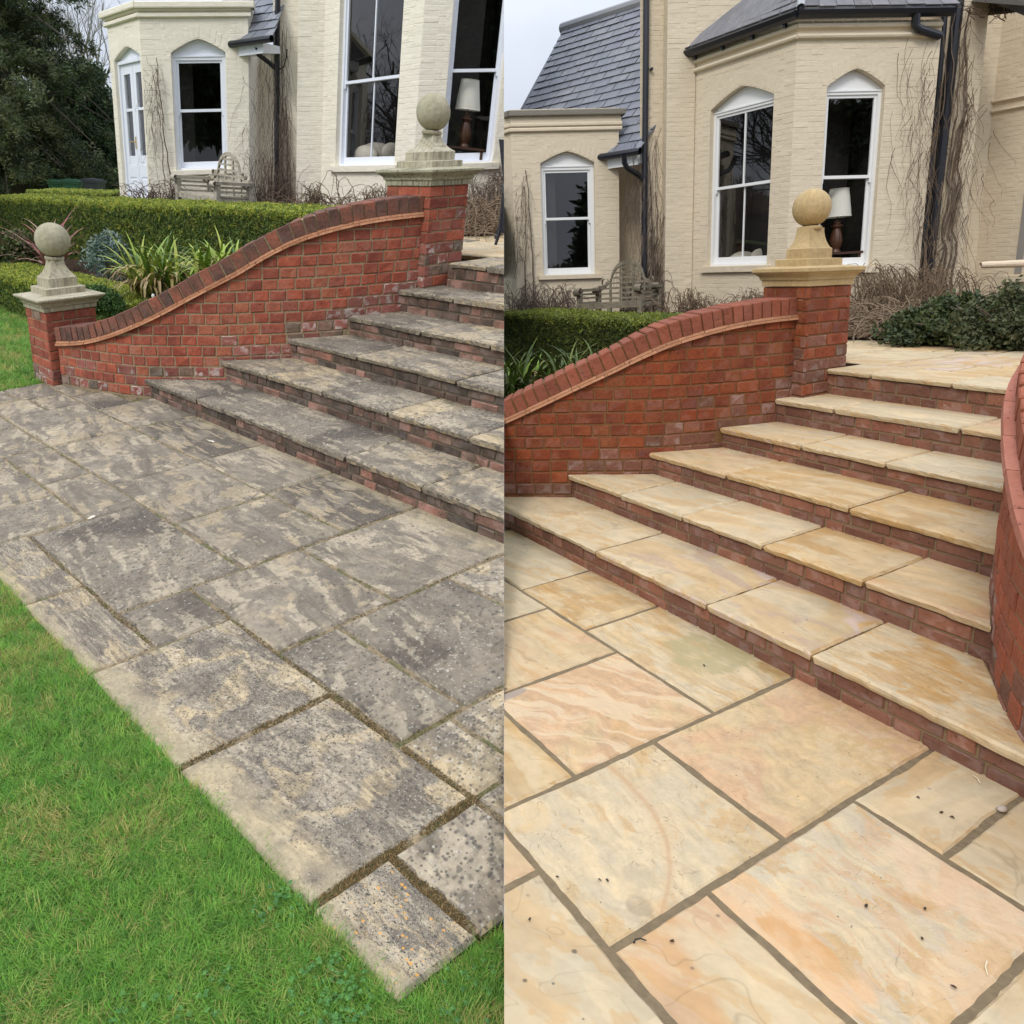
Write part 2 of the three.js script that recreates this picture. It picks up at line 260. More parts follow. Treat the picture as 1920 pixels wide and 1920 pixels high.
// slabs along the lawn and along the foot of the steps keep a clean tan margin, with a ragged outline
const edgeTex = (seed, o, lo, hi) => { const t = stone(seed, { ...o, extra: (u, v, out, s) => { const n = (fbm(u * 10, v * 10, s + 3, 4) - .5) * .34, e = (lo ? sstep(.3, .08, v + n) : 0) + (hi ? sstep(.72, .92, v + n) : 0); mixc(out, .42, .345, .215, .7 * Math.min(1, e) * (.55 + .45 * fbm(u * 60, v * 60, s + 5, 3))); } }); t.repeat.set(1, 1); return smat(t, BUMP_OLD, .009, .92); };
const oldNear = { sa: .8, tones: [D2, D3, D2, TAN, D3], bandAmt: 0, streaks: [[D1, .6, 1.8, .51], [PALE, .6, 1.4, .56], [D1, .45, 4, .55]], ledges: 6, ledgeAmt: .8, grain: .8, pits: .9, lichen: .7 };
const EDGE = [edgeTex(41, oldNear, 1, 0), edgeTex(42, { ...oldNear, tones: [D2, D3, TAN, D2, D3] }, 1, 0), edgeTex(43, { ...oldNear, lichen: .5 }, 1, 0), edgeTex(44, { ...oldNear, lichen: 1.5, orange: .16 }, 1, 0), edgeTex(45, { tones: [D1, D2, D3, D2], bandAmt: 0, streaks: [[PALE, .75, 1.6, .54], [D1, .5, 2.6, .54]], ledges: 6, ledgeAmt: .8, grain: .5, pits: .4, lichen: .15 }, 0, 1), edgeTex(46, { tones: [D2, D1, D3, D2], bandAmt: 0, streaks: [[TAN, .75, 2, .54], [D1, .5, 3, .54]], ledges: 6, ledgeAmt: .8, grain: .5, pits: .4, lichen: .2 }, 0, 1)];

const brickTex = (seed, tones, grain, bloom) => texture(256, .45, (u, v, o) => {
  const k = clamp((fbm(u * 4, v * 4, seed, 4, 4) - .5) * 2 + .5), i = k * (tones.length - 1), j = Math.min(tones.length - 2, Math.floor(i));
  for (let q = 0; q < 3; q++) o[q] = lerp(tones[j][q], tones[j + 1][q], i - j) * (1 + (fbm(u * 32, v * 32, seed + 4, 3, 32) - .5) * grain);
  const d = spots(u * 28, v * 28, seed + 8, 28, .18, .15, .4); if (d > 0) mixc(o, o[0] * .45, o[1] * .45, o[2] * .45, Math.min(1, d * 2));
  if (bloom) mixc(o, .55, .48, .44, bloom * sstep(.5, .72, fbm(u * 7, v * 7, seed + 12, 4, 7)));
});
const brickBump = texture(256, .45, (u, v, o) => { o[0] = o[1] = o[2] = fbm(u * 24, v * 24, 5, 4, 24); }, true);
const bmat = (t, tint = [1, 1, 1]) => std(...tint, .88, { map: t, bumpMap: brickBump, bumpScale: .004 });
const tints = (t, list) => list.map(q => bmat(t, q));
const bl = brickTex(1, [[.22, .05, .028], [.31, .075, .04], [.36, .105, .056]], .4, .06), blw = brickTex(2, [[.25, .07, .05], [.32, .12, .09]], .4, .75), bld = brickTex(3, [[.075, .055, .04], [.13, .085, .062], [.2, .11, .08]], .5, .12);
const BR = {
  L: { wall: tints(bl, [[1, 1, 1], [.9, .95, 1], [1.12, 1.05, 1], [.8, .8, .85], [1.05, 1.25, 1.2]]), low: [...tints(blw, [[1, 1, 1], [.75, .8, .8]]), ...tints(bld, [[1.3, 1.3, 1.25]])], cope: tints(brickTex(4, [[.1, .052, .037], [.17, .07, .047], [.23, .085, .055]], .5, .04), [[1, 1, 1], [1.25, 1.1, 1], [.8, .85, .9]]), riser: tints(bld, [[.7, .72, .72], [.9, .9, .9], [.6, .58, .55], [1.25, 1.1, 1.05], [1.6, 1.3, 1.25]]), mortar: std(.3, .225, .135, .95, { map: texture(256, .4, (u, v, o) => { const g = .65 + .6 * fbm(u * 24, v * 24, 3, 3, 24); o[0] = o[1] = o[2] = g; }), bumpMap: brickBump, bumpScale: .005 }), rmortar: std(.13, .105, .07, .95, { bumpMap: brickBump, bumpScale: .006 }), tile: tints(brickTex(6, [[.4, .17, .085], [.5, .24, .13]], .4, .05), [[1, 1, 1], [.8, .75, .7]]), tileLow: null },
  R: { wall: tints(brickTex(7, [[.145, .026, .0055], [.19, .039, .008], [.22, .054, .014]], .28, .05), [[1, 1, 1], [.88, .9, 1], [1.12, 1.05, 1], [1, 1.2, 1.5]]), low: tints(brickTex(8, [[.18, .066, .036], [.22, .09, .058]], .3, .2), [[1, 1, 1], [.85, .85, .85], [.7, .75, .7]]), cope: tints(brickTex(9, [[.2, .054, .026], [.25, .073, .038]], .25, .03), [[1, 1, 1], [.9, .9, .9], [1.1, 1.05, 1]]), riser: tints(brickTex(10, [[.15, .055, .031], [.215, .09, .052]], .3, .12), [[1, 1, 1], [.85, .88, .9], [1.15, 1.1, 1.05], [.75, .75, .75]]), mortar: std(.165, .08, .027, .95, { bumpMap: brickBump, bumpScale: .004 }), rmortar: std(.19, .125, .065, .95, { bumpMap: brickBump, bumpScale: .004 }), tile: tints(brickTex(11, [[.38, .17, .08], [.45, .22, .12]], .25, .03), [[1, 1, 1], [.85, .82, .8]]) },
};
const BRRR = { ...BR.R, wall: tints(brickTex(17, [[.24, .06, .025], [.3, .082, .036]], .25, .03), [[1, 1, 1], [.9, .92, .95], [1.1, 1.05, 1]]), cope: tints(brickTex(19, [[.28, .08, .04], [.34, .105, .055]], .2, .02), [[1, 1, 1], [.93, .93, .93]]), mortar: std(.24, .13, .06, .95, { bumpMap: brickBump, bumpScale: .004 }) };
const tileRed = tints(brickTex(12, [[.36, .13, .085], [.43, .17, .115]], .2, .03), [[1, 1, 1], [.93, .92, .9]]);
const grimeStone = (seed, tones, dark) => texture(512, .6, (u, v, o) => { const k = fbm(u * 4, v * 4, seed, 4, 4), i = clamp((k - .5) * 2 + .5); for (let q = 0; q < 3; q++) o[q] = lerp(tones[0][q], tones[1][q], i) * (.85 + .3 * fbm(u * 40, v * 40, seed + 3, 2, 40)); const st = fbm(u * 30, v * 2, seed + 5, 3, 0); mixc(o, .07, .065, .05, dark * sstep(.5, .75, st)); const d = spots(u * 40, v * 40, seed + 7, 40, .2, .1, .4); if (d > 0) mixc(o, .1, .095, .08, dark * Math.min(1, d * 2)); });
const CASTL = std(1, 1, 1, .9, { map: grimeStone(3, [[.36, .32, .215], [.48, .44, .33]], .4), bumpMap: brickBump, bumpScale: .003 });
const CASTLS = std(1, 1, 1, .9, { map: grimeStone(13, [[.28, .26, .165], [.42, .39, .27]], .75), bumpMap: brickBump, bumpScale: .003 });
const BALLL = std(1, 1, 1, .9, { map: grimeStone(23, [[.33, .3, .2], [.43, .4, .29]], .16), bumpMap: brickBump, bumpScale: .003 });
const CASTR = std(1, 1, 1, .8, { map: grimeStone(9, [[.4, .28, .125], [.46, .33, .16]], .08), bumpMap: brickBump, bumpScale: .002 });
const paintTex = (seed, c, amt) => texture(512, 2.2, (u, v, o) => { const k = 1 + (fbm(u * 6, v * 6, seed, 5, 6) - .5) * amt, m = sstep(.6, .8, fbm(u * 14, v * 40, seed + 4, 4, 0)) * .12; o[0] = c[0] * k; o[1] = c[1] * k; o[2] = c[2] * k; mixc(o, c[0] * .6, c[1] * .6, c[2] * .55, m); });
const paintBump = texture(512, 1.1, (u, v, o) => { o[0] = o[1] = o[2] = fbm(u * 16, v * 24, 15, 4, 16); }, true);
const CREAML = std(1, 1, 1, .75, { map: paintTex(3, [.82, .76, .63], .12), bumpMap: paintBump, bumpScale: .006 });
const CREAM_DULLED = std(1, 1, 1, .75, { map: paintTex(8, [.63, .535, .39], .12), bumpMap: paintBump, bumpScale: .006 });  // same cream paint, the right half's duller exposure put into its colour
const WHITEL = std(.8, .83, .9, .4), WHITER = std(.76, .76, .74, .4), BLACK = std(.012, .014, .02, .35), GLASS = new THREE.MeshPhysicalMaterial({ color: 0xffffff, roughness: .01, transmission: 1, thickness: 0, ior: 1.75, specularIntensity: 1, side: THREE.DoubleSide });
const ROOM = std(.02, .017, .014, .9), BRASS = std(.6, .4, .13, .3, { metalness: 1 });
const slateTex = texture(512, .9, (u, v, o) => { const k = .8 + .45 * fbm(u * 8, v * 8, 4, 4, 8), g = .85 + .3 * fbm(u * 60, v * 20, 9, 3, 0); o[0] = .17 * k * g; o[1] = .18 * k * g; o[2] = .205 * k * g; mixc(o, .33, .33, .31, .35 * sstep(.62, .8, fbm(u * 10, v * 10, 22, 4, 10))); });
const SLATE = [[1, 1, 1], [.88, .9, .92], [1.1, 1.08, 1.06], [.96, .94, 1]].map(q => std(...q, .55, { map: slateTex, bumpMap: brickBump, bumpScale: .003 })), SLATEB = [[1, .93, .87], [.85, .78, .72], [1.15, 1.05, .98]].map(q => std(...q, .95, { map: slateTex, bumpMap: brickBump, bumpScale: .003 })), LEAD = std(.36, .38, .4, .5, { bumpMap: brickBump, bumpScale: .006 });
const SOIL = new THREE.MeshPhysicalMaterial({ color: 0xffffff, roughness: 1, specularIntensity: .05, side: THREE.DoubleSide, map: texture(512, .7, (u, v, o) => { const k = .5 + fbm(u * 24, v * 24, 7, 4, 24); o[0] = .055 * k; o[1] = .038 * k; o[2] = .027 * k; const d = spots(u * 30, v * 30, 5, 30, .4, .2, .5); if (d > 0) mixc(o, .14, .085, .055, Math.min(1, d * 2)); }), bumpMap: brickBump, bumpScale: .03 });
const barkTex = (c, seed) => std(1, 1, 1, .95, { map: texture(256, .5, (u, v, o) => { const k = .5 + fbm(u * 16, v * 4, seed, 4, 4); for (let q = 0; q < 3; q++) o[q] = c[q] * k; }), bumpMap: brickBump, bumpScale: .01 });
const TWIG = std(.14, .1, .075, .9), TWIGR = std(.17, .115, .07, .9), STEM = barkTex([.15, .11, .08], 4), BARK = barkTex([.07, .055, .042], 8), BAREB = barkTex([.2, .19, .16], 12);
const leafMat = (rough = .6, tr = .25) => new THREE.MeshPhysicalMaterial({ color: 0xffffff, roughness: rough, transmission: tr, thickness: 0, ior: 1.35, side: THREE.DoubleSide });
const LEAF = leafMat(.6, .3), GRASSM = leafMat(.65, .4);
const rgb = (r, g, b) => new THREE.Color().setRGB(r, g, b);

// ---------------------------------------------------------------- ground, lawn, paving
const poly = (S, name, parent, pts, h, mat, off) => { const g = new G(S); if (off) g.off = off; for (let i = 1; i + 1 < pts.length; i++) g.tri(S.P(...pts[0], h), S.P(...pts[i], h), S.P(...pts[i + 1], h)); return part(parent, name, g, mat); };
function slab(S, g, c, h, th, amp = .004, rag = amp, tilt = .003) {       // irregular stone; c: four plan corners, the edge c0-c1 being the shown front edge
  const cx = c.reduce((x, q) => x + q[0], 0) / 4, cy = c.reduce((x, q) => x + q[1], 0) / 4, ta = rnd(-tilt, tilt), tb = rnd(-tilt, tilt), sd = Math.floor(rnd(0, 900));
  const ring = [];
  for (let e = 0; e < 4; e++) {
    const p = c[e], q = c[(e + 1) % 4], L = Math.hypot(q[0] - p[0], q[1] - p[1]), n = Math.max(3, Math.ceil(L / .035)), nx = (q[1] - p[1]) / L, ny = -(q[0] - p[0]) / L, A = e === 0 ? rag : amp;
    for (let i = 0; i < n; i++) { const t = i / n, w = Math.sin(Math.PI * t) ** .4, d = (fbm(t * L * 16, e * 7, sd, 4) - .55) * 2 * A * (i ? w : .2); ring.push([p[0] + (q[0] - p[0]) * t - nx * d, p[1] + (q[1] - p[1]) * t - ny * d]); }
  }
  const N = ring.length, H = q => h + ta * (q[0] - cx) + tb * (q[1] - cy), inset = (q, m) => { const dx = q[0] - cx, dy = q[1] - cy, l = Math.hypot(dx, dy); return [cx + dx * (1 - m / l), cy + dy * (1 - m / l)]; };
  const top = ring.map(q => inset(q, .012)), Ct = S.P(cx, cy, h);
  const T = top.map(q => S.P(...q, H(q))), B = ring.map((q, i) => S.P(...q, H(q) - .007 - .004 * hsh(i, 3, sd))), M = ring.map((q, i) => S.P(...inset(q, .006 * hsh(i, 5, sd)), H(q) - th * .6)), D = ring.map(q => S.P(...inset(q, .01), H(q) - th));
  for (let i = 0; i < N; i++) { const k = (i + 1) % N; g.tri(Ct, T[i], T[k]); g.quad(T[i], B[i], B[k], T[k]); g.quad(B[i], M[i], M[k], B[k]); g.quad(M[i], D[i], D[k], M[k]); }
}
const rect = (a0, a1, b0, b1, j = .009) => [[a1 - j, b0 + j], [a0 + j, b0 + j], [a0 + j, b1 - j], [a1 - j, b1 - j]];
function flag(S, parent, r, h, mats, o = {}) {
  const g = new G(S), m = o.mat ?? pick(mats), c = r.length === 4 && Array.isArray(r[0]) ? r : rect(...r, o.gap ?? .01);
  if (o.mat) { const [a0, a1, b0, b1] = r, f = o.turn ?? 0; g.fix = q => { const l = S.loc(q), x = clamp((l.x - a0) / (a1 - a0)), y = clamp((l.y - b0) / (b1 - b0)); return f ? [y, x] : [x, y]; }; }
  else g.spin = pick(o.spins ?? [0, Math.PI / 2, Math.PI, .2, -.2]);
  slab(S, g, c, h, o.th ?? .04, o.amp ?? .004, o.rag, o.tilt ?? .004); return part(parent, o.name ?? 'flagstone', g, m);
}
const grass = (c) => texture(512, 1.6, (u, v, o) => { const k = .6 + .8 * fbm(u * 40, v * 40, 4, 4, 40), b = fbm(u * 6, v * 6, 9, 3, 6); o[0] = c[0] * k; o[1] = c[1] * k; o[2] = c[2] * k; mixc(o, c[0] * 2.2 * k, c[1] * 1.3 * k, c[2] * 1.2 * k, sstep(.5, .75, b) * .6); });
const TURF = std(1, 1, 1, .95, { map: grass([.1, .17, .024]), bumpMap: brickBump, bumpScale: .02 });

// left garden: turf sheet to the horizon, patio, flagstones
const lawn = struct(GL, 'lawn', GL.P(1.5, .2, 0)); lawn.whole = false;
poly(GL, 'turf', lawn, [[-3, -120], [400, -120], [400, 400], [-3, 400]], -.035, TURF);
const patioL = struct(GL, 'patio', GL.P(3, 1.4, 0));
const MOSS = std(1, 1, 1, 1, { map: texture(512, .5, (u, v, o) => { const k = fbm(u * 30, v * 30, 3, 4, 30); o[0] = lerp(.1, .36, k); o[1] = lerp(.08, .27, k); o[2] = lerp(.045, .16, k); mixc(o, .07, .09, .02, .6 * sstep(.55, .7, fbm(u * 8, v * 8, 8, 3, 8))); }), bumpMap: brickBump, bumpScale: .03 });
poly(GL, 'joint_bed', patioL, [[.775, .765], [6.69, .765], [6.69, 2.0], [6.5, 2.3], [5.6, 2.7], [.775, 2.7]], -.0045, MOSS);
const SLL = [[.76, 1.08, .75, .98, EDGE[3]], [.76, 1.08, .98, 1.265, 3], [1.08, 1.73, .75, 1.265, EDGE[0]], [1.73, 2.38, .75, 1.275, EDGE[1]], [2.38, 2.71, .985, 1.275, 2], [2.38, 3.04, .75, .985, EDGE[2]], [3.04, 3.72, .75, .985, EDGE[0]], [2.71, 3.7, .985, 1.515, 2], [3.72, 4.16, .75, 1.255, 0], [3.7, 4.35, 1.255, 1.52, 1], [2.715, 3.36, 1.52, 2.03, 1], [3.36, 4.08, 1.52, 2.03, 1], [2.06, 2.71, 1.275, 1.79, 1], [2.06, 2.71, 1.79, 2.47, EDGE[4]], [2.715, 3.4, 2.03, 2.47, EDGE[5]], [3.4, 4.1, 2.03, 2.47, EDGE[4]], [1.385, 2.06, 1.27, 1.52, 2], [1.385, 2.06, 1.52, 2.055, 2], [1.3, 2.06, 2.055, 2.47, 3], [1.08, 1.385, 1.265, 1.45, 3], [.9, 1.385, 1.45, 2.05, 3], [.76, 1.08, 1.265, 1.45, 3], [4.16, 5, .98, 1.255, 0], [4.35, 5, 1.255, 1.52, 1], [4.08, 5, 1.52, 2.03, 1], [4.1, 5, 2.03, 2.47, EDGE[5]], [5, 5.85, 1.52, 2.04, 0], [5, 5.62, 2.04, 2.47, 1], [5, 5.6, .98, 1.52, 1], [5.6, 6.2, 1.0, 1.52, 2], [5.85, 6.3, 1.52, 1.8, 0], [5.62, 6.1, 2.04, 2.3, 2], [5.85, 6.25, 1.8, 2.04, 1], [6.3, 6.69, 1.45, 1.75, 1], [6.1, 6.55, 2.04, 2.2, 0], [6.25, 6.69, 1.75, 2.04, 1], [4.16, 4.9, .75, .98, 1], [4.9, 6.2, .75, 1.0, 2], [6.2, 6.69, 1.0, 1.45, 0]];
for (const [a0, a1, b0, b1, m] of SLL) flag(GL, patioL, [a0, a1, b0, b1], rnd(-.001, .004), OLD, typeof m === 'number' ? { spins: [rnd(-.25, .1), 3.14 + rnd(-.25, .1)], gap: a0 > 1.7 ? .0045 : .006, amp: .005 } : { mat: m, gap: a0 > 1.7 ? .0045 : .006, amp: .005 }) && typeof m === 'number' && (patioL.children.at(-1).material = OLD[m]);

// right garden: mortar bed and cleaned flagstones
const groundR = struct(GR, 'ground', GR.P(1.2, 1.4, -.05));
poly(GR, 'earth', groundR, [[-6, -30], [60, -30], [60, 60], [-6, 60]], -.05, SOIL);
const patioR = struct(GR, 'patio', GR.P(1.4, 1.6, 0));
const GROUT = std(1, 1, 1, .95, { map: texture(512, .6, (u, v, o) => { const k = .75 + .5 * fbm(u * 40, v * 40, 6, 4, 40); o[0] = .17 * k; o[1] = .125 * k; o[2] = .07 * k; }), bumpMap: brickBump, bumpScale: .006 });
poly(GR, 'joint_bed', patioR, [[-1.5, .2], [5, .2], [5, 2.7], [-1.5, 2.7]], -.0045, GROUT);
const SLR = [[1.73, 2.54, 1.965, 2.5, S_STAIN], [2.54, 3.1, 1.965, 2.5, 2], [3.1, 3.95, 1.965, 2.5, 3], [2.3, 2.84, 1.285, 1.965, 1], [1.73, 2.3, 1.285, 1.965, S_BAND], [2.84, 3.5, 1.5, 1.965, 3], [2.84, 3.4, .95, 1.5, 1], [1.73, 2.4, .955, 1.285, 2], [1.16, 1.73, 1.645, 2.5, S_PINK], [1.16, 1.73, .955, 1.645, S_VEIN], [.72, 1.16, .957, 1.305, 1], [.595, 1.16, 1.305, 1.97, S_ORANGE], [.875, 1.16, 1.97, 2.5, 0], [.3, .875, 1.97, 2.5, 0], [.85, 1.465, .4, .953, 3], [1.465, 2.1, .5, .955, 1], [.1, .595, 1.5, 1.97, 0], [.1, .595, .9, 1.5, 1], [3.5, 4.2, 1.4, 1.965, 0], [.3, .72, .957, 1.305, 0], [.3, .85, .4, .953, 0]];
for (const [a0, a1, b0, b1, m] of SLR) flag(GR, patioR, [a0, a1, b0, b1], rnd(0, .003), NEWT, typeof m === 'number' ? { gap: .0068, amp: .005 } : { mat: m, gap: .0068, amp: .005 }) && typeof m === 'number' && (patioR.children.at(-1).material = NEWT[m]);

// ---------------------------------------------------------------- curved walls
class Curve {
  constructor(pts, sign) { this.sign = sign; const c = new THREE.CatmullRomCurve3(pts.map(q => V(q[0], q[1], 0)), false, 'centripetal'); this.q = c.getPoints(120); this.l = [0]; for (let i = 1; i < this.q.length; i++) this.l.push(this.l[i - 1] + this.q[i].distanceTo(this.q[i - 1])); this.L = this.l.at(-1); }
  at(s) { let i = 0; while (i < this.q.length - 2 && this.l[i + 1] < s) i++; const p = this.q[i], q = this.q[i + 1], d = this.l[i + 1] - this.l[i], t = (s - this.l[i]) / d, ta = (q.x - p.x) / d, tb = (q.y - p.y) / d; return { a: p.x + (q.x - p.x) * t, b: p.y + (q.y - p.y) * t, na: -tb * this.sign, nb: ta * this.sign }; }
  aAt(b) { for (let i = 0; i + 1 < this.q.length; i++) if (this.q[i + 1].y >= b) { const t = (b - this.q[i].y) / (this.q[i + 1].y - this.q[i].y); return this.q[i].x + (this.q[i + 1].x - this.q[i].x) * t; } return this.q.at(-1).x; }
  F(S) { return (s, h, d) => { const c = this.at(s); return S.P(c.a + c.na * d, c.b + c.nb * d, h); }; }
}
const table = T => { const n = T.length, sl = T.map((_, i) => { const a = T[Math.max(0, i - 1)], b = T[Math.min(n - 1, i + 1)]; return (b[1] - a[1]) / (b[0] - a[0]); }), f = s => { let i = 0; while (i < n - 2 && T[i + 1][0] < s) i++; const d = T[i + 1][0] - T[i][0], t = clamp((s - T[i][0]) / d, -2, 2); if (t < 0) return T[i][1] + sl[i] * t * d; const u = 1 - t; return T[i][1] * (1 + 2 * t) * u * u + T[i + 1][1] * t * t * (3 - 2 * t) + sl[i] * d * t * u * u - sl[i + 1] * d * t * t * u; }; return s => { let v = 0; for (let k = -4; k <= 4; k++) v += f(s + k * .045); return v / 9; }; };
const WL = new Curve([[6.52, 2.13], [6.17, 2.225], [5.89, 2.317], [5.65, 2.43], [5.43, 2.62], [5.2, 2.80], [5.07, 2.97], [4.91, 3.157], [4.715, 3.52], [4.60, 3.84], [4.57, 3.95]], 1);
const WR = new Curve([[4.5, 2.2], [4.16, 2.537], [3.87, 2.93], [3.57, 3.367], [3.395, 3.84], [3.32, 4.163], [3.295, 4.28], [3.285, 4.42]], 1);
const WRR = new Curve([[.3, 2.02], [.6, 2.2], [.896, 2.474], [1.05, 2.655], [1.22, 2.92], [1.375, 3.22], [1.43, 3.42], [1.5, 3.83], [1.55, 4.2], [1.56, 4.42]], -1);
const HBL = table([[0, .352], [.244, .375], [.517, .431], [.761, .51], [.886, .555], [1.083, .654], [1.362, .792], [1.697, .961], [1.871, 1.071], [2.128, 1.152], [2.371, 1.203], [2.608, 1.225], [2.786, 1.234], [2.95, 1.236]]);
const HBR = table([[0, .5], [.3, .6], [.544, .71], [.695, .765], [.907, .869], [1.117, .951], [1.325, 1.048], [1.521, 1.136], [1.74, 1.193], [1.977, 1.24], [2.284, 1.273], [2.585, 1.283], [2.8, 1.285]]);
const bL = [0, 2.443, 2.803, 3.152, 3.505, 3.837, 4.12], hLv = [0, .141, .286, .426, .558, .715, .885];
const bR = [0, 2.44, 2.92, 3.372, 3.848, 4.279, 4.69], hRv = [0, .152, .305, .449, .582, .738, .91];
const treadH = (b, bs, hs) => { let h = 0; for (let i = 1; i < 7; i++) if (b > bs[i]) h = hs[i]; return h; };
function curvedWall(S, C, hb, M, o) {
  const base = C.at(C.L / 2), W = thing(S, 'curved_brick_wall', S.P(base.a, base.b, 0), o.label, 'garden wall', o.group), F = C.F(S), thick = .2, n = 60, cth = .107;
  // mortar body
  const g = new G(S), st = i => C.L * i / n;
  for (let i = 0; i < n; i++) { const s0 = st(i), s1 = st(i + 1), t0 = hb(s0) - .01, t1 = hb(s1) - .01; g.quad(F(s0, -.06, 0), F(s1, -.06, 0), F(s1, t1, 0), F(s0, t0, 0)); g.quad(F(s0, -.06, -thick), F(s1, -.06, -thick), F(s1, t1, -thick), F(s0, t0, -thick)); g.quad(F(s0, t0, 0), F(s1, t1, 0), F(s1, t1, -thick), F(s0, t0, -thick)); }
  g.quad(F(0, -.06, 0), F(0, -.06, -thick), F(0, hb(0), -thick), F(0, hb(0), 0)); part(W, 'mortar', g, M.mortar);
  // bricks, header bond, sized to the courses
  const ch = .0755 * (o.ch ?? 1), bl = o.bl ?? .105, j = .0045;
  for (let r = 0, h = o.h0 ?? .01; h < 1.3; r++, h += ch) {
    let s = -(r % 2) * bl / 2;
    while (s < C.L) {
      const L = bl * rnd(.93, 1.07) * (R0() < .07 ? 1.5 : 1), s0 = Math.max(s + j, .002), s1 = Math.min(s + L - j, C.L - .004), mid = C.at(clamp((s0 + s1) / 2, 0, C.L)); s += L;
      if (s1 - s0 < .02) continue;
      const th = treadH(mid.b, o.bs, o.hs), lim0 = hb(s0) - .034, lim1 = hb(s1) - .034, t0 = h + j, t1 = h + ch - j;
      if (t1 < th || (lim0 < t0 + .006 && lim1 < t0 + .006)) continue;
      const q = new G(S); q.off = [rnd(0, 9), rnd(0, 9)];
      q.slabOn(F, [[s0, t0], [s1, t0], [s1, Math.max(t0 + .004, Math.min(t1, lim1))], [s0, Math.max(t0 + .004, Math.min(t1, lim0))]], -.03, .006 + rnd(-.0015, .002), .005, .0018);
      const near = t0 - th; part(W, 'brick', q, near < .09 && R0() < .8 || near < .17 && R0() < .25 || R0() < (o.pale ?? .03) ? pick(M.low) : pick(M.wall));
    }
  }
  // two courses of creasing tiles, then bricks on edge, all following the sweep
  const X = (s, lift, d) => { const e = .01, sl = (hb(s + e) - hb(s - e)) / (2 * e), q = 1 / Math.hypot(1, sl); return F(clamp(s - sl * q * lift, -.05, C.L + .02), hb(s) + lift * q, d); };
  for (let k = o.one ? 1 : 0; k < 2; k++) for (let s = 0; s < C.L - .01;) { const L = (o.tl ?? .17) * rnd(.9, 1.1), s1 = Math.min(s + L, C.L - .003), q = new G(S), l0 = o.one ? -.033 : -.033 + k * .017, tk = o.one ? .031 : .0145, pr = (k ? .02 : .032) * (o.tp ?? 1) + rnd(-.003, .003);
    const m = 4; for (let i = 0; i < m; i++) { const a = lerp(s + .0015, s1 - .0015, i / m), b = lerp(s + .0015, s1 - .0015, (i + 1) / m), A = [X(a, l0, -.1), X(b, l0, -.1), X(b, l0, pr), X(a, l0, pr)], B = [X(a, l0 + tk, -.1), X(b, l0 + tk, -.1), X(b, l0 + tk, pr - .004), X(a, l0 + tk, pr - .004)]; q.quad(A[2], A[3], B[3], B[2]); q.quad(A[0], A[1], A[2], A[3]); q.quad(B[0], B[1], B[2], B[3]); if (!i) q.quad(A[0], A[3], B[3], B[0]); if (i === m - 1) q.quad(A[1], A[2], B[2], B[1]); }
    part(W, 'creasing_tile', q, pick(o.tile ?? M.tile)); s = s1; }
  const cm = new G(S); for (let i = 0; i < n; i++) { const s0 = st(i), s1 = Math.min(st(i + 1), C.L - .002); for (const [l, d0, d1] of [[cth - .012, -thick, (o.set ?? 0) + .006]]) { cm.quad(X(s0, -.002, d1), X(s1, -.002, d1), X(s1, l, d1), X(s0, l, d1)); cm.quad(X(s0, l, d0), X(s1, l, d0), X(s1, l, d1), X(s0, l, d1)); cm.quad(X(s0, -.002, d0), X(s1, -.002, d0), X(s1, l, d0), X(s0, l, d0)); } } part(W, 'coping_mortar', cm, o.cmortar ?? M.mortar);
  for (let s = .004; s < C.L - .03;) { const L = rnd(.069, .078), e = Math.min(s + L, C.L), q = new G(S), b0 = rnd(-.002, .003), gq = o.gp ?? .0055; q.slabOn((x, y, d) => X(x, d, y), [[s + gq, -thick - .006], [e - gq, -thick - .006], [e - gq, .016 + b0 + (o.set ?? 0)], [s + gq, .016 + b0 + (o.set ?? 0)]], 0, cth + rnd(-.003, .003), .006, .0018); part(W, 'coping_brick', q, pick(M.cope)); s = e; }
  return W;
}
curvedWall(GL, WL, HBL, BR.L, { label: 'curved red brick garden wall with weathered dark coping beside the grimy steps', bs: bL, hs: hLv, pale: .012, bl: .11 });
curvedWall(GR, WR, HBR, BR.R, { label: 'curved orange-red brick garden wall sweeping down the left of the cleaned steps', bs: bR, hs: hRv, ch: 1.04, pale: .03, bl: .125 });
{ // the wall on the right of the cleaned steps, with the profile of its partner
  const d = WR.L - WRR.L, W = curvedWall(GR, WRR, s => HBR(s + d) + .035, BRRR, { label: 'curved terracotta brick wall at the right edge beside the cleaned steps', bs: bR, hs: hRv, bl: .11, tile: tileRed, tl: .2, tp: 2.2, set: -.014, one: true, gp: .008, ch: 1.04, pale: .02 });
}

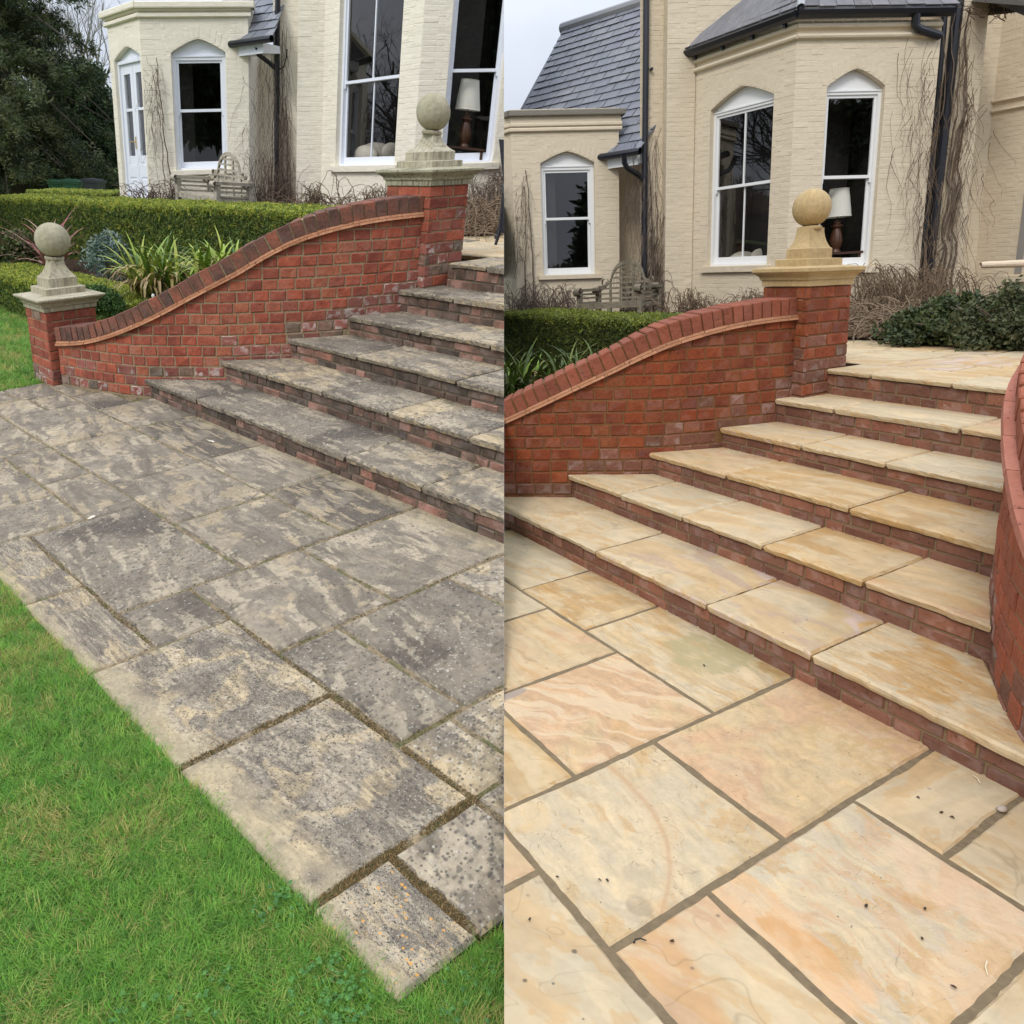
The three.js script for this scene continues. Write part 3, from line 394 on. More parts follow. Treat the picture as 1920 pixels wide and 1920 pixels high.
// ---------------------------------------------------------------- steps
function steps(S, name, label, bs, hs, CL, CR, M, mats, joints, o) {
  const T = thing(S, name, S.P((CL.aAt(bs[1]) + 2) / 2, bs[1], 0), label, 'steps'), th = .034;
  for (let i = 1; i <= 6; i++) {
    const br = bs[i], bn = br - .03, bb = i < 6 ? bs[i + 1] + .02 : br + .42, h = hs[i], hp = hs[i - 1];
    const lim = b => Math.min(CL.aAt(b), i === 6 ? o.pierA : 99), rlim = b => CR ? CR.aAt(b) + .012 : o.aEnd;
    const aL = lim(br) + .03, aR = CR ? rlim(br) - .05 : o.aEnd;
    // riser: mortar face, then bricks
    const F = (a, t, d) => S.P(a, br - d, t), g = new G(S); g.quad(F(aR, hp - .05, 0), F(aL, hp - .05, 0), F(aL, h - th + .003, 0), F(aR, h - th + .003, 0)); part(T, 'riser_mortar', g, M.rmortar);
    const full = h - th - hp, split = [[full * .40, full], [-.03, full * .40]], bonds = [[.215, .105], [.215, .215, .105]];
    split.forEach(([y0, y1], r) => { let a = aR - rnd(0, .2), k = 0; while (a < aL) { const L = pick(bonds[r]) * rnd(.95, 1.04) * (o.bk ?? 1); const s0 = Math.max(a + .005, aR), s1 = Math.min(a + L - .005, aL); a += L; if (s1 - s0 < .02) continue; const q = new G(S); q.slabOn(F, [[s0, hp + y0 + .005], [s1, hp + y0 + .005], [s1, hp + y1 - .004], [s0, hp + y1 - .004]], -.03, .006 + rnd(-.001, .0025), .005, .002); part(T, 'riser_brick', q, pick(M.riser)); k++; } });
    // tread slabs
    const cuts = joints[i - 1].map(p => S.at(...p, h)[0]); let lst = null; cuts.push(null);
    for (const c of cuts) {
      const l0 = lst ?? lim(bn) - .004, l1 = lst ?? lim(Math.min(bb, o.pierB && i >= 5 ? o.pierB : bb)) - .004, r0 = c ?? rlim(bn), r1 = c ?? rlim(bb), gp = .005;
      const hero = S === GR && i === 1 && c === null, g2 = new G(S); if (hero) g2.fix = q => { const l = S.loc(q); return [clamp((l.x - r0) / (l0 - r0)), clamp((l.y - bn) / (bb - bn))]; }; g2.spin = pick([0, Math.PI, rnd(-.2, .2)]); slab(S, g2, [[l0 - gp, bn], [r0 + gp, bn], [r1 + gp, bb], [l1 - gp, bb]].map(q => [q[0], q[1] + rnd(-.004, .004)]), h + rnd(-.002, .002), th + rnd(-.003, .004), .004, .011, .003); part(T, 'tread_slab', g2, hero ? S_TREAD : mats(i, lst === null));
      lst = c;
    }
    const bed = new G(S); bed.quad(S.P(aL + .03, br, h - th * .5), S.P(aR, br, h - th * .5), S.P(rlim(bb), bb, h - th * .5), S.P(lim(bb), bb, h - th * .5)); part(T, 'joint_bed', bed, o.bed);
  }
  return T;
}
const JL = [[[372, 747], [643, 856], [797, 908]], [[500, 702], [597, 735], [722, 772], [872, 820]], [[665, 667], [858, 711]], [[783, 620], [915, 645]], [[842, 559]], [[905, 501]]];
const JR = [[[1017, 980], [1123, 1030], [1330, 1130], [1524, 1224]], [[1163, 925], [1280, 966], [1432, 1020], [1622, 1088]], [[1359, 888], [1593, 951]], [[1496, 835], [1656, 868]], [[1562, 765], [1804, 800]], [[1628, 701], [1783, 717]]];
steps(GL, 'garden_steps', 'grimy grey stone steps with dark mossy brick risers in the left half', bL, hLv, WL, null, BR.L, () => pick([OLD[2], OLD[0], OLD[2], OLD[3]]), JL, { aEnd: 1.5, pierA: 4.42, pierB: 3.93, bed: MOSS });
steps(GR, 'garden_steps', 'clean cream sandstone steps with red brown brick risers in the right half', bR, hRv, WR, WRR, BR.R, (i, f) => pick([NEWT[0], NEWT[0], NEWT[1], NEWT[3], NEWT[4], NEWT[2]]), JR, { pierA: 3.2, pierB: 4.38, bed: GROUT, bk: 1 });

// ---------------------------------------------------------------- terraces
const terL = struct(GL, 'terrace', GL.P(4, 5, .85));
poly(GL, 'joint_bed', terL, [[2, 4.5], [5.5, 4.5], [7.2, 6.4], [5, 9], [2, 9]], .878, MOSS);
{ let a = 2; for (const [b0, b1] of [[4.54, 5.0], [5.0, 5.35], [5.35, 5.9], [5.9, 6.4], [6.4, 6.9], [6.9, 7.4]]) for (a = 2 - rnd(0, .4); a < 5.6;) { const L = rnd(.45, .8); flag(GL, terL, [a, a + L, b0, b1], .884 + rnd(0, .003), [NEWT[0], OLD[1], OLD[3], NEWT[3]], {}); a += L; } }
const terR = struct(GR, 'terrace', GR.P(2.6, 6, .88));
poly(GR, 'joint_bed', terR, [[-1, 5.1], [4.4, 5.1], [8, 12], [-1, 12]], .902, GROUT);
{ const rows = [[5.11, 5.5], [5.5, 6.15], [6.15, 6.9], [6.9, 7.5], [7.5, 8.2], [8.2, 8.9], [8.9, 9.7]]; rows.forEach(([b0, b1], r) => { for (let a = -.6 - rnd(0, .3); a < 6;) { const L = rnd(.35, .62); flag(GR, terR, [a, a + L, b0, b1], .909 + rnd(0, .003), [NEWT[0], NEWT[1], NEWT[2], NEWT[3], NEWT[0], NEWT[4]], { gap: .012 }); a += L; } }); }

// ---------------------------------------------------------------- brick piers with stone caps and balls
function pier(S, C, Wa, Wb, h0, hTop, M, stone, o) {
  const T = thing(S, 'brick_pier', S.P(C[0], C[1], h0), o.label, 'pier', 'brick piers with stone balls'), [a0, b0] = C, a1 = a0 + Wa, b1 = b0 + Wb, e = .008;
  const g = new G(S), F0 = (a, b, h) => S.P(a, b, h); g.bx((x, y, z) => F0(x, z, y), a0, a1, h0 - .06, hTop, b0, b1); part(T, 'mortar', g, M.mortar);
  const faces = [[(s, h, d) => S.P(a0 + s, b0 - d, h), Wa], [(s, h, d) => S.P(a0 - d, b0 + s, h), Wb], [(s, h, d) => S.P(a0 + s, b1 + d, h), Wa], [(s, h, d) => S.P(a1 + d, b0 + s, h), Wb]];
  const ch = .0755 * (o.ch ?? 1), rows = Math.ceil((hTop - h0) / ch), A = [[.24, .74, 1], [.34, .62, 1], [.5, 1]];
  faces.forEach(([F, W], f) => { for (let r = 0; r < rows; r++) { const t1 = hTop - r * ch - .003, t0 = t1 - ch + .009, cuts = A[(r + f) % 3]; let l = 0; for (const c of cuts) { const s0 = l * W + (l ? .0045 : -e + .002), s1 = c * W - (c < 1 ? .0045 : -e + .002); l = c; const q = new G(S); q.slabOn(F, [[s0, t0], [s1, t0], [s1, t1], [s0, t1]], -.03, .006 + rnd(-.001, .002), .005, .0015); part(T, 'brick', q, t0 - h0 < (o.stain ?? .1) && R0() < .8 || R0() < .05 ? pick(M.low) : pick(M.wall)); } } });
  // square mouldings: rings of four corners, o = inset, at heights
  const sq = (g, prof) => { const ring = ([i, h, ia]) => { const ib = i * (Wb / Wa) ** .8; ia = ia ?? i; return [S.P(a0 + ia, b0 + ib, h), S.P(a1 - ia, b0 + ib, h), S.P(a1 - ia, b1 - ib, h), S.P(a0 + ia, b1 - ib, h)]; }; const R = prof.map(ring); for (let k = 0; k + 1 < R.length; k++) for (let i = 0; i < 4; i++) g.quad(R[k][i], R[k][(i + 1) % 4], R[k + 1][(i + 1) % 4], R[k + 1][i]); g.quad(...R.at(-1)); g.quad(...R[0]); };
  const H = o.levels, cap = new G(S), oh = o.oh ?? .85; sq(cap, [[-.018, H[0]], [-.02, H[0] + .003], [-.02, H[1] - .002], [-.032, H[1]], [-.036, H[1] + .008], [-.034, H[1] + .012], [-.042, H[1] + .022], [-.056, H[1] + .032], [-.07, H[1] + .04], [-.074, H[1] + .042], [-.074, H[1] + .047], [-.086, H[1] + .05], [-.088, H[1] + .053], [-.088, H[2] - .003], [-.085, H[2]], [.03, H[2] + .012]].map(q => [q[0] < 0 ? q[0] * oh : q[0], q[1]])); part(T, 'cap_stone', cap, o.cap ?? stone);
  const p1 = new G(S); sq(p1, [[.04, H[2] - .005], [.04, H[3] - .003], [.043, H[3]], [.1, H[3] + .003]]); part(T, 'plinth', p1, stone);
  const p2 = new G(S); sq(p2, [[.085, H[3] - .003], [.085, H[4] - .003], [.088, H[4]], [.092, H[4] + .003]]); part(T, 'plinth', p2, stone);
  const nk = new G(S), hn = H[5] - H[4], wa = Wa / 2, prof = []; for (let i = 0; i <= 10; i++) { const t = i / 10, w = .055 * (o.nk ?? 1) + (wa - .093 - .055 * (o.nk ?? 1)) * (1 - t) ** 2.3; prof.push([wa - w, H[4] + .002 + hn * t]); } sq(nk, prof); part(T, 'pedestal', nk, stone);
  const cen = S.P((a0 + a1) / 2, (b0 + b1) / 2, H[5]), M4 = stand(S, cen, .6), k = S.k;
  const col = new THREE.TorusGeometry(.058, .014, 8, 28).rotateX(Math.PI / 2); part(T, 'collar', toWorld(col, M4), stone);
  const ball = new THREE.SphereGeometry(o.r, 48, 32).translate(0, o.r + .008, 0); const pp = ball.attributes.position; for (let i = 0; i < pp.count; i++) { const q = V(pp.getX(i), pp.getY(i) - o.r, pp.getZ(i)), f = 1 + .012 * (fbm(q.x * 14 + 5, q.y * 14 + q.z * 9, 3, 3) - .5); pp.setXYZ(i, q.x * f, q.y * f + o.r, q.z * f); } ball.computeVertexNormals(); const uv = ball.attributes.uv; for (let i = 0; i < uv.count; i++) uv.setXY(i, uv.getX(i) * .75, uv.getY(i) * .36);
  part(T, 'ball', toWorld(ball, M4), o.ball ?? stone); return T;
}
function toWorld(geo, M4) { return geo.applyMatrix4(M4); }
const bw = S => (p, c) => S.onv(...p, ...c);
pier(GL, [4.51, 3.95], .45, .334, .715, 1.397, BR.L, CASTL, { label: 'tall brick pier with lichened stone ball at the top of the grimy steps', levels: [1.399, 1.436, 1.503, 1.556, 1.615, 1.735], r: .119, stain: .28, cap: CASTLS, ball: BALLL });
pier(GL, [6.56, 2.08], .42, .36, 0, .568, BR.L, CASTL, { label: 'short brick pier with stone ball at the left foot of the curved wall', levels: [.57, .607, .672, .733, .805, .942], r: .125, stain: .05, nk: 1.05, ball: BALLL });
pier(GR, [3.2, 4.41], .35, .465, .738, 1.456, BR.R, CASTR, { label: 'brick pier with smooth yellow stone ball at the top of the cleaned steps', levels: [1.459, 1.5, 1.575, 1.632, 1.698, 1.826], r: .12, stain: .28, ch: 1.04, nk: .95, oh: .65 });

// ---------------------------------------------------------------- houses
const scl = (F, k) => F;
function wallFace(house, W, pl, s0, s1, t0, t1, ops, mat, o = {}) {      // plaster-smooth painted brick with openings and reveals
  const S = pl.S, F = (s, t, d) => pl.P(s, t, d), sh = new THREE.Shape([[s0, t0], [s1, t0], [s1, t1], [s0, t1]].map(q => new THREE.Vector2(...q)));
  const outline = w => { const pts = [[w.s0, w.t0], [w.s1, w.t0], [w.s1, w.ts]]; if (w.ta) { const m = (w.s0 + w.s1) / 2, N = 10; for (let i = 1; i < N; i++) { const x = 1 - i / N, y = Math.abs(2 * x - 1); pts.push([w.s0 + (w.s1 - w.s0) * x, w.ts + (w.ta - w.ts) * (1 - y ** 1.35)]); } } pts.push([w.s0, w.ts]); return pts; };
  for (const w of ops) sh.holes.push(new THREE.Path(outline(w).map(q => new THREE.Vector2(...q))));
  const tri = new THREE.ShapeGeometry(sh, 1), p = tri.attributes.position, ix = tri.index.array, g = new G(S);
  for (let i = 0; i < ix.length; i += 3) g.tri(...[0, 1, 2].map(k => F(p.getX(ix[i + k]), p.getY(ix[i + k]), 0)));
  for (const w of ops) { const pts = outline(w); for (let i = 0; i < pts.length; i++) { const a = pts[i], b = pts[(i + 1) % pts.length]; g.quad(F(...a, 0), F(...b, 0), F(...b, -.16), F(...a, -.16)); } }
  const wall = part(house, 'wall', g, mat); if (o.plain || !wall) return wall;
  const br = new G(S), ch = .068, bl = .2, j = .004; br.off = g.off;
  for (let r = 0, t = t0; t < t1 - .03; r++, t += ch) for (let s = s0 - (r % 2) * bl / 2, n = 0; s < s1; n++) {
    const L = (n + r) % 2 ? bl * .52 : bl, e0 = Math.max(s + j, s0 + .001), e1 = Math.min(s + L - j, s1 - .001); s += L; let segs = [[e0, e1]];
    for (const w of ops) { const top = w.ta ? w.ta + .2 : w.ts, m = w.ta ? .06 : 0; if (t + ch < w.t0 || t > top) continue; const x0 = w.s0 - (t > w.ts - .05 ? m : 0) - .006, x1 = w.s1 + (t > w.ts - .05 ? m : 0) + .006; segs = segs.flatMap(([a, b]) => b < x0 || a > x1 ? [[a, b]] : [[a, Math.min(b, x0)], [Math.max(a, x1), b]].filter(q => q[1] - q[0] > .025)); }
    for (const [a, b] of segs) if (b - a > .02 && R0() < .97) br.slabOn(F, [[a, t + j], [b, t + j], [b, t + ch - j], [a, t + ch - j]], -.002, .0017 + rnd(-.0012, .0018), .0026, .0012);
  }
  for (const w of ops) if (w.ta) { // ring of upright bricks over the arch
    const N = Math.round((w.s1 - w.s0) / .075); for (let i = -1; i <= N; i++) { const c = (i + .5) / N, x = w.s0 + (w.s1 - w.s0) * c, y = Math.abs(2 * clamp(c) - 1), yb = w.ts + (w.ta - w.ts) * (1 - y ** 1.35) + .012, le = (c - .5) * .1; if (x - .04 < s0 || x + .05 > s1) continue; br.slabOn(F, [[x - .032, yb], [x + .032, yb], [x + .036 + le, yb + .17], [x - .034 + le, yb + .17]], -.002, .003 + rnd(-.001, .001), .003, .001); } }
  const m = part(wall, 'painted_brick', br, mat); if (m) m.userData.kind = 'stuff'; return wall;
}
function strip(house, name, pl, s0, s1, prof, mat) {                     // moulding: profile [t, d] swept along the face
  const g = new G(pl.S); for (let i = 0; i + 1 < prof.length; i++) g.quad(pl.P(s0, ...prof[i]), pl.P(s1, ...prof[i]), pl.P(s1, ...prof[i + 1]), pl.P(s0, ...prof[i + 1]));
  for (const s of [s0, s1]) for (let i = 1; i + 1 < prof.length; i++) g.tri(pl.P(s, ...prof[0]), pl.P(s, ...prof[i]), pl.P(s, ...prof[i + 1])); return part(house, name, g, mat);
}
function sash(house, pl, w, mat, o = {}) {                               // sliding sash window in opening w; rail = height of the meeting rail
  const S = pl.S, B = (g, a, b, c, d, e, f) => g.bx((s, t, q) => pl.P(s, t, q), a, b, c, d, e, f), fr = new G(S), f = o.f ?? .045, top = w.ts - (o.head ?? .02), { s0, s1, t0 } = w;
  B(fr, s0, s0 + f, t0, top, -.16, -.075); B(fr, s1 - f, s1, t0, top, -.16, -.075); B(fr, s0 + f, s1 - f, top - f * .8, top, -.16, -.078); B(fr, s0 + f, s1 - f, t0, t0 + .03, -.16, -.07);
  const win = part(house, 'window', fr, mat); if (!win) return null;
  if (w.ta) { const g = new G(S), N = 12, A = [], m = x => w.ts + (w.ta - w.ts) * (1 - Math.abs(2 * x - 1) ** 1.35) - .004; for (let i = 0; i <= N; i++) A.push([s0 + (s1 - s0) * i / N, m(i / N)]); for (let i = 0; i < N; i++) { g.quad(pl.P(A[i][0], top, -.1), pl.P(A[i + 1][0], top, -.1), pl.P(A[i + 1][0], Math.max(top, A[i + 1][1]), -.1), pl.P(A[i][0], Math.max(top, A[i][1]), -.1)); } B(g, s0, s1, top - .004, top + .014, -.15, -.065); part(win, 'arch_panel', g, mat); }
  const i0 = s0 + f, i1 = s1 - f, r = w.rail, st = .038, up = new G(S), lo = new G(S);
  B(up, i0, i0 + st * .9, r, top - f * .8, -.128, -.1); B(up, i1 - st * .9, i1, r, top - f * .8, -.128, -.1); B(up, i0, i1, top - f * .8 - st, top - f * .8, -.13, -.098); B(up, i0, i1, r - .018, r + .022, -.131, -.096);
  B(lo, i0, i0 + st, t0 + .03, r, -.158, -.134); B(lo, i1 - st, i1, t0 + .03, r, -.158, -.134); B(lo, i0, i1, t0 + .03, t0 + .03 + (o.bot ?? .085), -.16, -.132); B(lo, i0, i1, r - .02, r + .012, -.157, -.133);
  for (const x of [i0 + st * .3, i1 - st * .3]) B(lo, x - .012, x + .012, r - .075, r - .018, -.134, -.095);
  if (o.bars) { const x = (i0 + i1) / 2; B(up, x - .011, x + .011, r + .02, top - f * .8 - st, -.126, -.102); B(lo, x - .011, x + .011, t0 + .1, r - .02, -.155, -.136); }
  part(win, 'upper_sash', up, mat); part(win, 'lower_sash', lo, mat);
  const cols = o.bars ? [[i0 + st * .8, (i0 + i1) / 2 - .01], [(i0 + i1) / 2 + .01, i1 - st * .8]] : [[i0 + st * .8, i1 - st * .8]];
  for (const [a, b] of cols) for (const [c, d, q] of [[r + .02, top - f * .8 - st + .01, -.114], [t0 + .1, r - .018, -.146]]) { const g = new G(S), tw = rnd(-.0015, .0015); g.quad(pl.P(a, c, q + tw), pl.P(b, c, q - tw), pl.P(b, d, q - tw), pl.P(a, d, q + tw)); part(win, 'pane', g, GLASS); }
  if (o.cill !== false) { const g = new G(S), c = o.cill ?? .09; B(g, s0 - (o.cw ?? .09), s1 + (o.cw ?? .09), t0 - c, t0 - .006, -.1, .055); part(win, 'cill', g, o.cmat); }
  return win;
}
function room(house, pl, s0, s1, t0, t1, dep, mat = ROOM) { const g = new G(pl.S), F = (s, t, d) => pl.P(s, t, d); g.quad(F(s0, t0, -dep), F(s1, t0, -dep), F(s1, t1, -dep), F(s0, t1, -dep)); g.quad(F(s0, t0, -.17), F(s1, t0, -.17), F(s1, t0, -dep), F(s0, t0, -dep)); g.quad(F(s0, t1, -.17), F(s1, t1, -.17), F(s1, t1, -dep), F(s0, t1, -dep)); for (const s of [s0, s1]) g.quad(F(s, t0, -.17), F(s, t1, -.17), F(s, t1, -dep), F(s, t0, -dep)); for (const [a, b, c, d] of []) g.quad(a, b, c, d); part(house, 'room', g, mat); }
// opening from picture measurements: left, right at mid height; top of straight sides, apex, foot, meeting rail
const opening = (pl, l, r, spring, apex, foot, rail) => { const my = (spring + foot) / 2, m = (l + r) / 2, a = pl.pix(l, my)[0], b = pl.pix(r, my)[0]; return { s0: Math.min(a, b), s1: Math.max(a, b), ts: pl.pix(m, spring)[1], ta: apex === null ? 0 : pl.pix(m, apex)[1], t0: pl.pix(m, foot)[1], rail: pl.pix(m, rail)[1] }; };
function pipe(house, pl, pts, r, mat = BLACK, name = 'drainpipe') { const P = pts.map(([x, y, d = .08]) => pl.P(...pl.pix(x, y, d), d)), g = new G(pl.S); g.tube(P, r, r, 10); return part(house, name, g, mat); }
function slates(parent, S, Q, rows, cols, mats, o = {}) {                // Q(u, v): point on the roof, u across, v up; overlapping slates
  const n = o.n; for (let r = 0; r < rows; r++) for (let c = -1; c < cols; c++) {
    const u0 = (c + (r % 2 ? .5 : 0)) / cols, u1 = u0 + 1 / cols, v0 = r / rows, v1 = (r + 1.25) / rows, gp = o.gap ?? .04, a = clamp(u0 + gp / cols * .5), b = clamp(u1 - gp / cols * .5); if (b - a < .2 / cols) continue;
    const L = (u, v, d) => { const p = Q(clamp(u, o.u0 ? o.u0(v) : 0, o.u1 ? o.u1(v) : 1), v); return p && p.addScaledVector(n, d); }, lo = .022 + rnd(-.003, .004), q = new G(S), e = rnd(-.04, .04) / rows, th = .009;
    if (o.u0 && b <= o.u0(v0 + .2 / rows) || o.u1 && a >= o.u1(v0 + .2 / rows)) continue;
    q.box([L(a, v0 + e, lo - th), L(b, v0 + e, lo - th), L(b, v1, -th), L(a, v1, -th), L(a, v0 + e, lo), L(b, v0 + e, lo), L(b, v1, .002), L(a, v1, .002)]); part(parent, 'slate', q, pick(mats));
  }
}
const back = (house, S, pts, mat) => { const g = new G(S); g.quad(...pts); part(house, 'rear_wall', g, mat); };

function buildHouse(S, d) {
  const house = thing(S, 'house', S.P(...S.at(...d.foot, .85), .85), d.label, 'house'), X = d.fac, E = S.e1.clone().negate(), K = d.cream, W = d.white;
  const lo = -3.2, hiMain = 6.5;
  const zs = d.sb.Z ?? 12, SB = S.plane(...d.sb.corner, zs, X), SC = S.plane(...d.sb.corner, zs, E), WW = S.plane(...d.wing, zs + .5, X), NN = S.plane(...d.nn, 12.3, X), MM = S.plane(...d.mm, 12.1, X), CC = S.plane(...d.bay.corner, 10.6, X), BC = S.plane(...d.bay.corner, 10.6, E);
  house.planes = { SB, SC, WW, NN, MM, CC, BC };
  // small bay with parapet
  const sbR = SB.pix(d.sb.right, d.sb.y)[0], top = SB.pix(d.sb.topx, d.sb.top)[1], w1 = opening(SB, ...d.sb.win);
  wallFace(house, 0, SB, 0, sbR, lo, top, [w1], K); sash(house, SB, w1, W, { head: .05, cmat: K, f: .06, cill: .07 });
  const scL = SC.pix(d.sb.left, d.sb.y)[0], w2 = opening(SC, ...d.sb.door);
  wallFace(house, 0, SC, scL, 0, lo, top, [w2], K); door(house, SC, w2, W);
  { const g = new G(S), p = SB.P(sbR, lo, 0), q = SB.P(sbR, top, 0), z = DEEP.clone().multiplyScalar(.9); g.quad(p, q, q.clone().add(z), p.clone().add(z)); part(house, 'wall', g, K); const h = new G(S), p2 = SC.P(scL, lo, 0), q2 = SC.P(scL, top, 0), z2 = DEEP.clone().multiplyScalar(2.2).addScaledVector(RIGHT, 1); h.quad(p2, q2, q2.clone().add(z2), p2.clone().add(z2)); part(house, 'wall', h, K); }
  const st = y => SB.pix(d.sb.topx, y)[1];
  for (const y of d.sb.strings) { const t = st(y), pr = [[t + .05, 0], [t + .05, .03], [t + .03, .045], [t, .045], [t - .012, .03], [t - .014, 0]]; strip(house, 'string_course', SB, -.02, sbR + .045, pr, K); strip(house, 'string_course', SC, scL - .05, .02, pr, K); }
  { const t = st(d.sb.strings[0]) + .05, pr = [[t, .03], [top - .005, .03], [top - .005, 0]]; strip(house, 'parapet_face', SB, -.012, sbR + .03, pr, K); strip(house, 'parapet_face', SC, scL - .03, .012, pr, K); const cp = [[top - .085, .03], [top - .085, .085], [top - .07, .09], [top - .01, .09], [top, .08], [top + .01, -.25], [top - .085, -.25]]; strip(house, 'coping_stone', SB, -.035, sbR + .09, cp, d.sb.coping); strip(house, 'coping_stone', SC, scL - .09, .035, cp, d.sb.coping); }
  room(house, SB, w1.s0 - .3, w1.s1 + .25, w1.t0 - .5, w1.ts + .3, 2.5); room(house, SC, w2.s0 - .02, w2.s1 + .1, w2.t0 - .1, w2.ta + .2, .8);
  // wing wall under the eaves, main wall, bay
  const wr = WW.pix(d.nnL, 250)[0]; wallFace(house, 0, WW, WW.pix(d.sb.right - 20, 250)[0], wr + .1, lo, WW.pix(d.wing[0], d.wing[1])[1] + .05, [], K);
  const nL = NN.pix(d.nnL, 200)[0], nR = NN.pix(d.mmL, 200)[0] + .03, mL = MM.pix(d.mmL, 200)[0], mR = MM.pix(d.bcL, 200)[0] + .1;
  wallFace(house, 0, NN, nL, nR, lo, hiMain, [], K); wallFace(house, 0, MM, mL, mR, lo, hiMain, [], K, {}); if (d.bay.topPx) wallFace(house, 0, MM, mR, MM.pix(d.wallR, 200)[0], MM.pix(d.bay.corner[0], d.bay.topPx)[1] - .5, hiMain, [], K, {});
  
  { const g = new G(S), p = MM.P(mL, lo, 0), q = MM.P(mL, hiMain, 0), z = DEEP.clone().multiplyScalar(.3); g.quad(p, q, q.clone().add(z), p.clone().add(z)); part(house, 'wall', g, K); }
  // depth behind the fronts
  { const a = SC.P(scL, lo, 0), z = DEEP.clone().multiplyScalar(9), b = MM.P(MM.pix(d.wallR ?? 980, 200)[0], lo, 0), up = S.u.clone().multiplyScalar((hiMain - lo) * S.k), n0 = NN.P(nL, lo, 0).addScaledVector(RIGHT, 4.2 * S.k); back(house, S, [n0.clone().add(z), b.clone().add(z), b.clone().add(z).add(up), n0.clone().add(z).add(up)], K); back(house, S, [n0.clone().add(up), b.clone().add(up), b.clone().add(z).add(up), n0.clone().add(z).add(up)], SLATE[1]); }
  const bTop = d.bay.top ?? hiMain, w3 = opening(BC, ...d.bay.win1), w4 = opening(CC, ...d.bay.win2), bcL = BC.pix(d.bcL, 200)[0], ccR = CC.pix(d.bay.right, 200)[0];
  const bt = d.bay.topPx ? CC.pix(d.bay.corner[0] + 60, d.bay.topPx)[1] : hiMain;
  wallFace(house, 0, BC, bcL, 0, lo, bt, [w3], K); wallFace(house, 0, CC, 0, ccR, lo, bt, [w4], K);
  sash(house, BC, w3, W, { bars: true, head: d.bay.head ?? 0, cmat: K, f: .05, bot: .1 }); sash(house, CC, w4, W, { head: d.bay.head ?? 0, cmat: K, f: .05, bot: .1 });
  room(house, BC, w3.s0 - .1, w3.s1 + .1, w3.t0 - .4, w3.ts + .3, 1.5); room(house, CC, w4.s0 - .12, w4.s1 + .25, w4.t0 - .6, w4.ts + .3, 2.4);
  { const g = new G(S), e = ccR, z = DEEP.clone().multiplyScalar(1.6); g.quad(CC.P(e, lo, 0), CC.P(e, bt, 0), CC.P(e, bt, 0).add(z), CC.P(e, lo, 0).add(z)); part(house, 'wall', g, K); }
  Object.assign(house, { w1, w2, w3, w4, bt, bcL, ccR, top, sbR }); return house;
}
function door(house, pl, w, mat) {                                       // pair of glazed leaves under a pointed head
  const S = pl.S, B = (g, a, b, c, d, e, f) => g.bx((s, t, q) => pl.P(s, t, q), a, b, c, d, e, f), fr = new G(S), f = .05, { s0, s1, t0 } = w, top = w.ts - .03; B(fr, s0, s0 + f, t0, top, -.14, -.05); B(fr, s1 - f, s1, t0, top, -.14, -.05); B(fr, s0, s1, top - .03, top + .015, -.14, -.045);
  const D = part(house, 'door', fr, mat); if (!D) return;
  { const g = new G(S), N = 10, y = x => w.ts + (w.ta - w.ts) * (1 - Math.abs(2 * x - 1) ** 1.35) - .004; for (let i = 0; i < N; i++) { const a = i / N, b = (i + 1) / N, x0 = lerp(s0, s1, a), x1 = lerp(s0, s1, b); g.quad(pl.P(x0, top, -.08), pl.P(x1, top, -.08), pl.P(x1, Math.max(top, y(b)), -.08), pl.P(x0, Math.max(top, y(a)), -.08)); } part(D, 'arch_panel', g, mat); }
  const m = (s0 + s1) / 2, H = top - t0;
  for (const [a, b] of [[s0 + f, m - .004], [m + .004, s1 - f]]) { const g = new G(S), e = (b - a) * .23, g0 = t0 + H * .33; B(g, a, a + e, t0, top - .03, -.12, -.08); B(g, b - e, b, t0, top - .03, -.12, -.08); B(g, a + e, b - e, top - .03 - H * .07, top - .03, -.12, -.081); B(g, a + e, b - e, t0 + H * .655, t0 + H * .675, -.118, -.085); B(g, a + e, b - e, t0, g0, -.115, -.086); B(g, a + e * .7, b - e * .7, t0 + H * .06, t0 + H * .15, -.09, -.078); B(g, a + e * .7, b - e * .7, t0 + H * .17, t0 + H * .26, -.09, -.078); part(D, 'door_leaf', g, mat); for (const [c, d] of [[g0, t0 + H * .655], [t0 + H * .675, top - .03 - H * .07]]) { const q = new G(S); q.quad(pl.P(a + e, c, -.1), pl.P(b - e, c, -.1), pl.P(b - e, d, -.1), pl.P(a + e, d, -.1)); part(D, 'pane', q, GLASS); } }
  const h = new G(S); B(h, m - .05, m - .025, t0 + H * .38, t0 + H * .47, -.08, -.07); h.tube([pl.P(m - .037, t0 + H * .43, -.07), pl.P(m - .037, t0 + H * .43, -.03), pl.P(m - .14, t0 + H * .43, -.03)], .009, .009, 6); part(D, 'handle', h, BRASS);
}
const HL = buildHouse(GL, {
  label: 'pale cream painted brick house standing behind the uncleaned steps and box hedge', foot: [560, 390], fac: FACL, cream: CREAML, white: WHITEL,
  sb: { corner: [271, 207], right: 467, y: 207, top: 3, topx: 380, left: 213, strings: [19, 31], coping: CREAML, win: [325, 425, 98, 72, 318, 207], door: [223, 271, 106, 84, 373, 207] },
  wing: [490, 110], nn: [535, 200], nnL: 512, mm: [575, 200], mmL: 557, bcL: 600, bay: { corner: [786, 150], right: 985, win1: [634, 750, -60, null, 310, 147], win2: [841, 944, -60, null, 305, 131] },
});
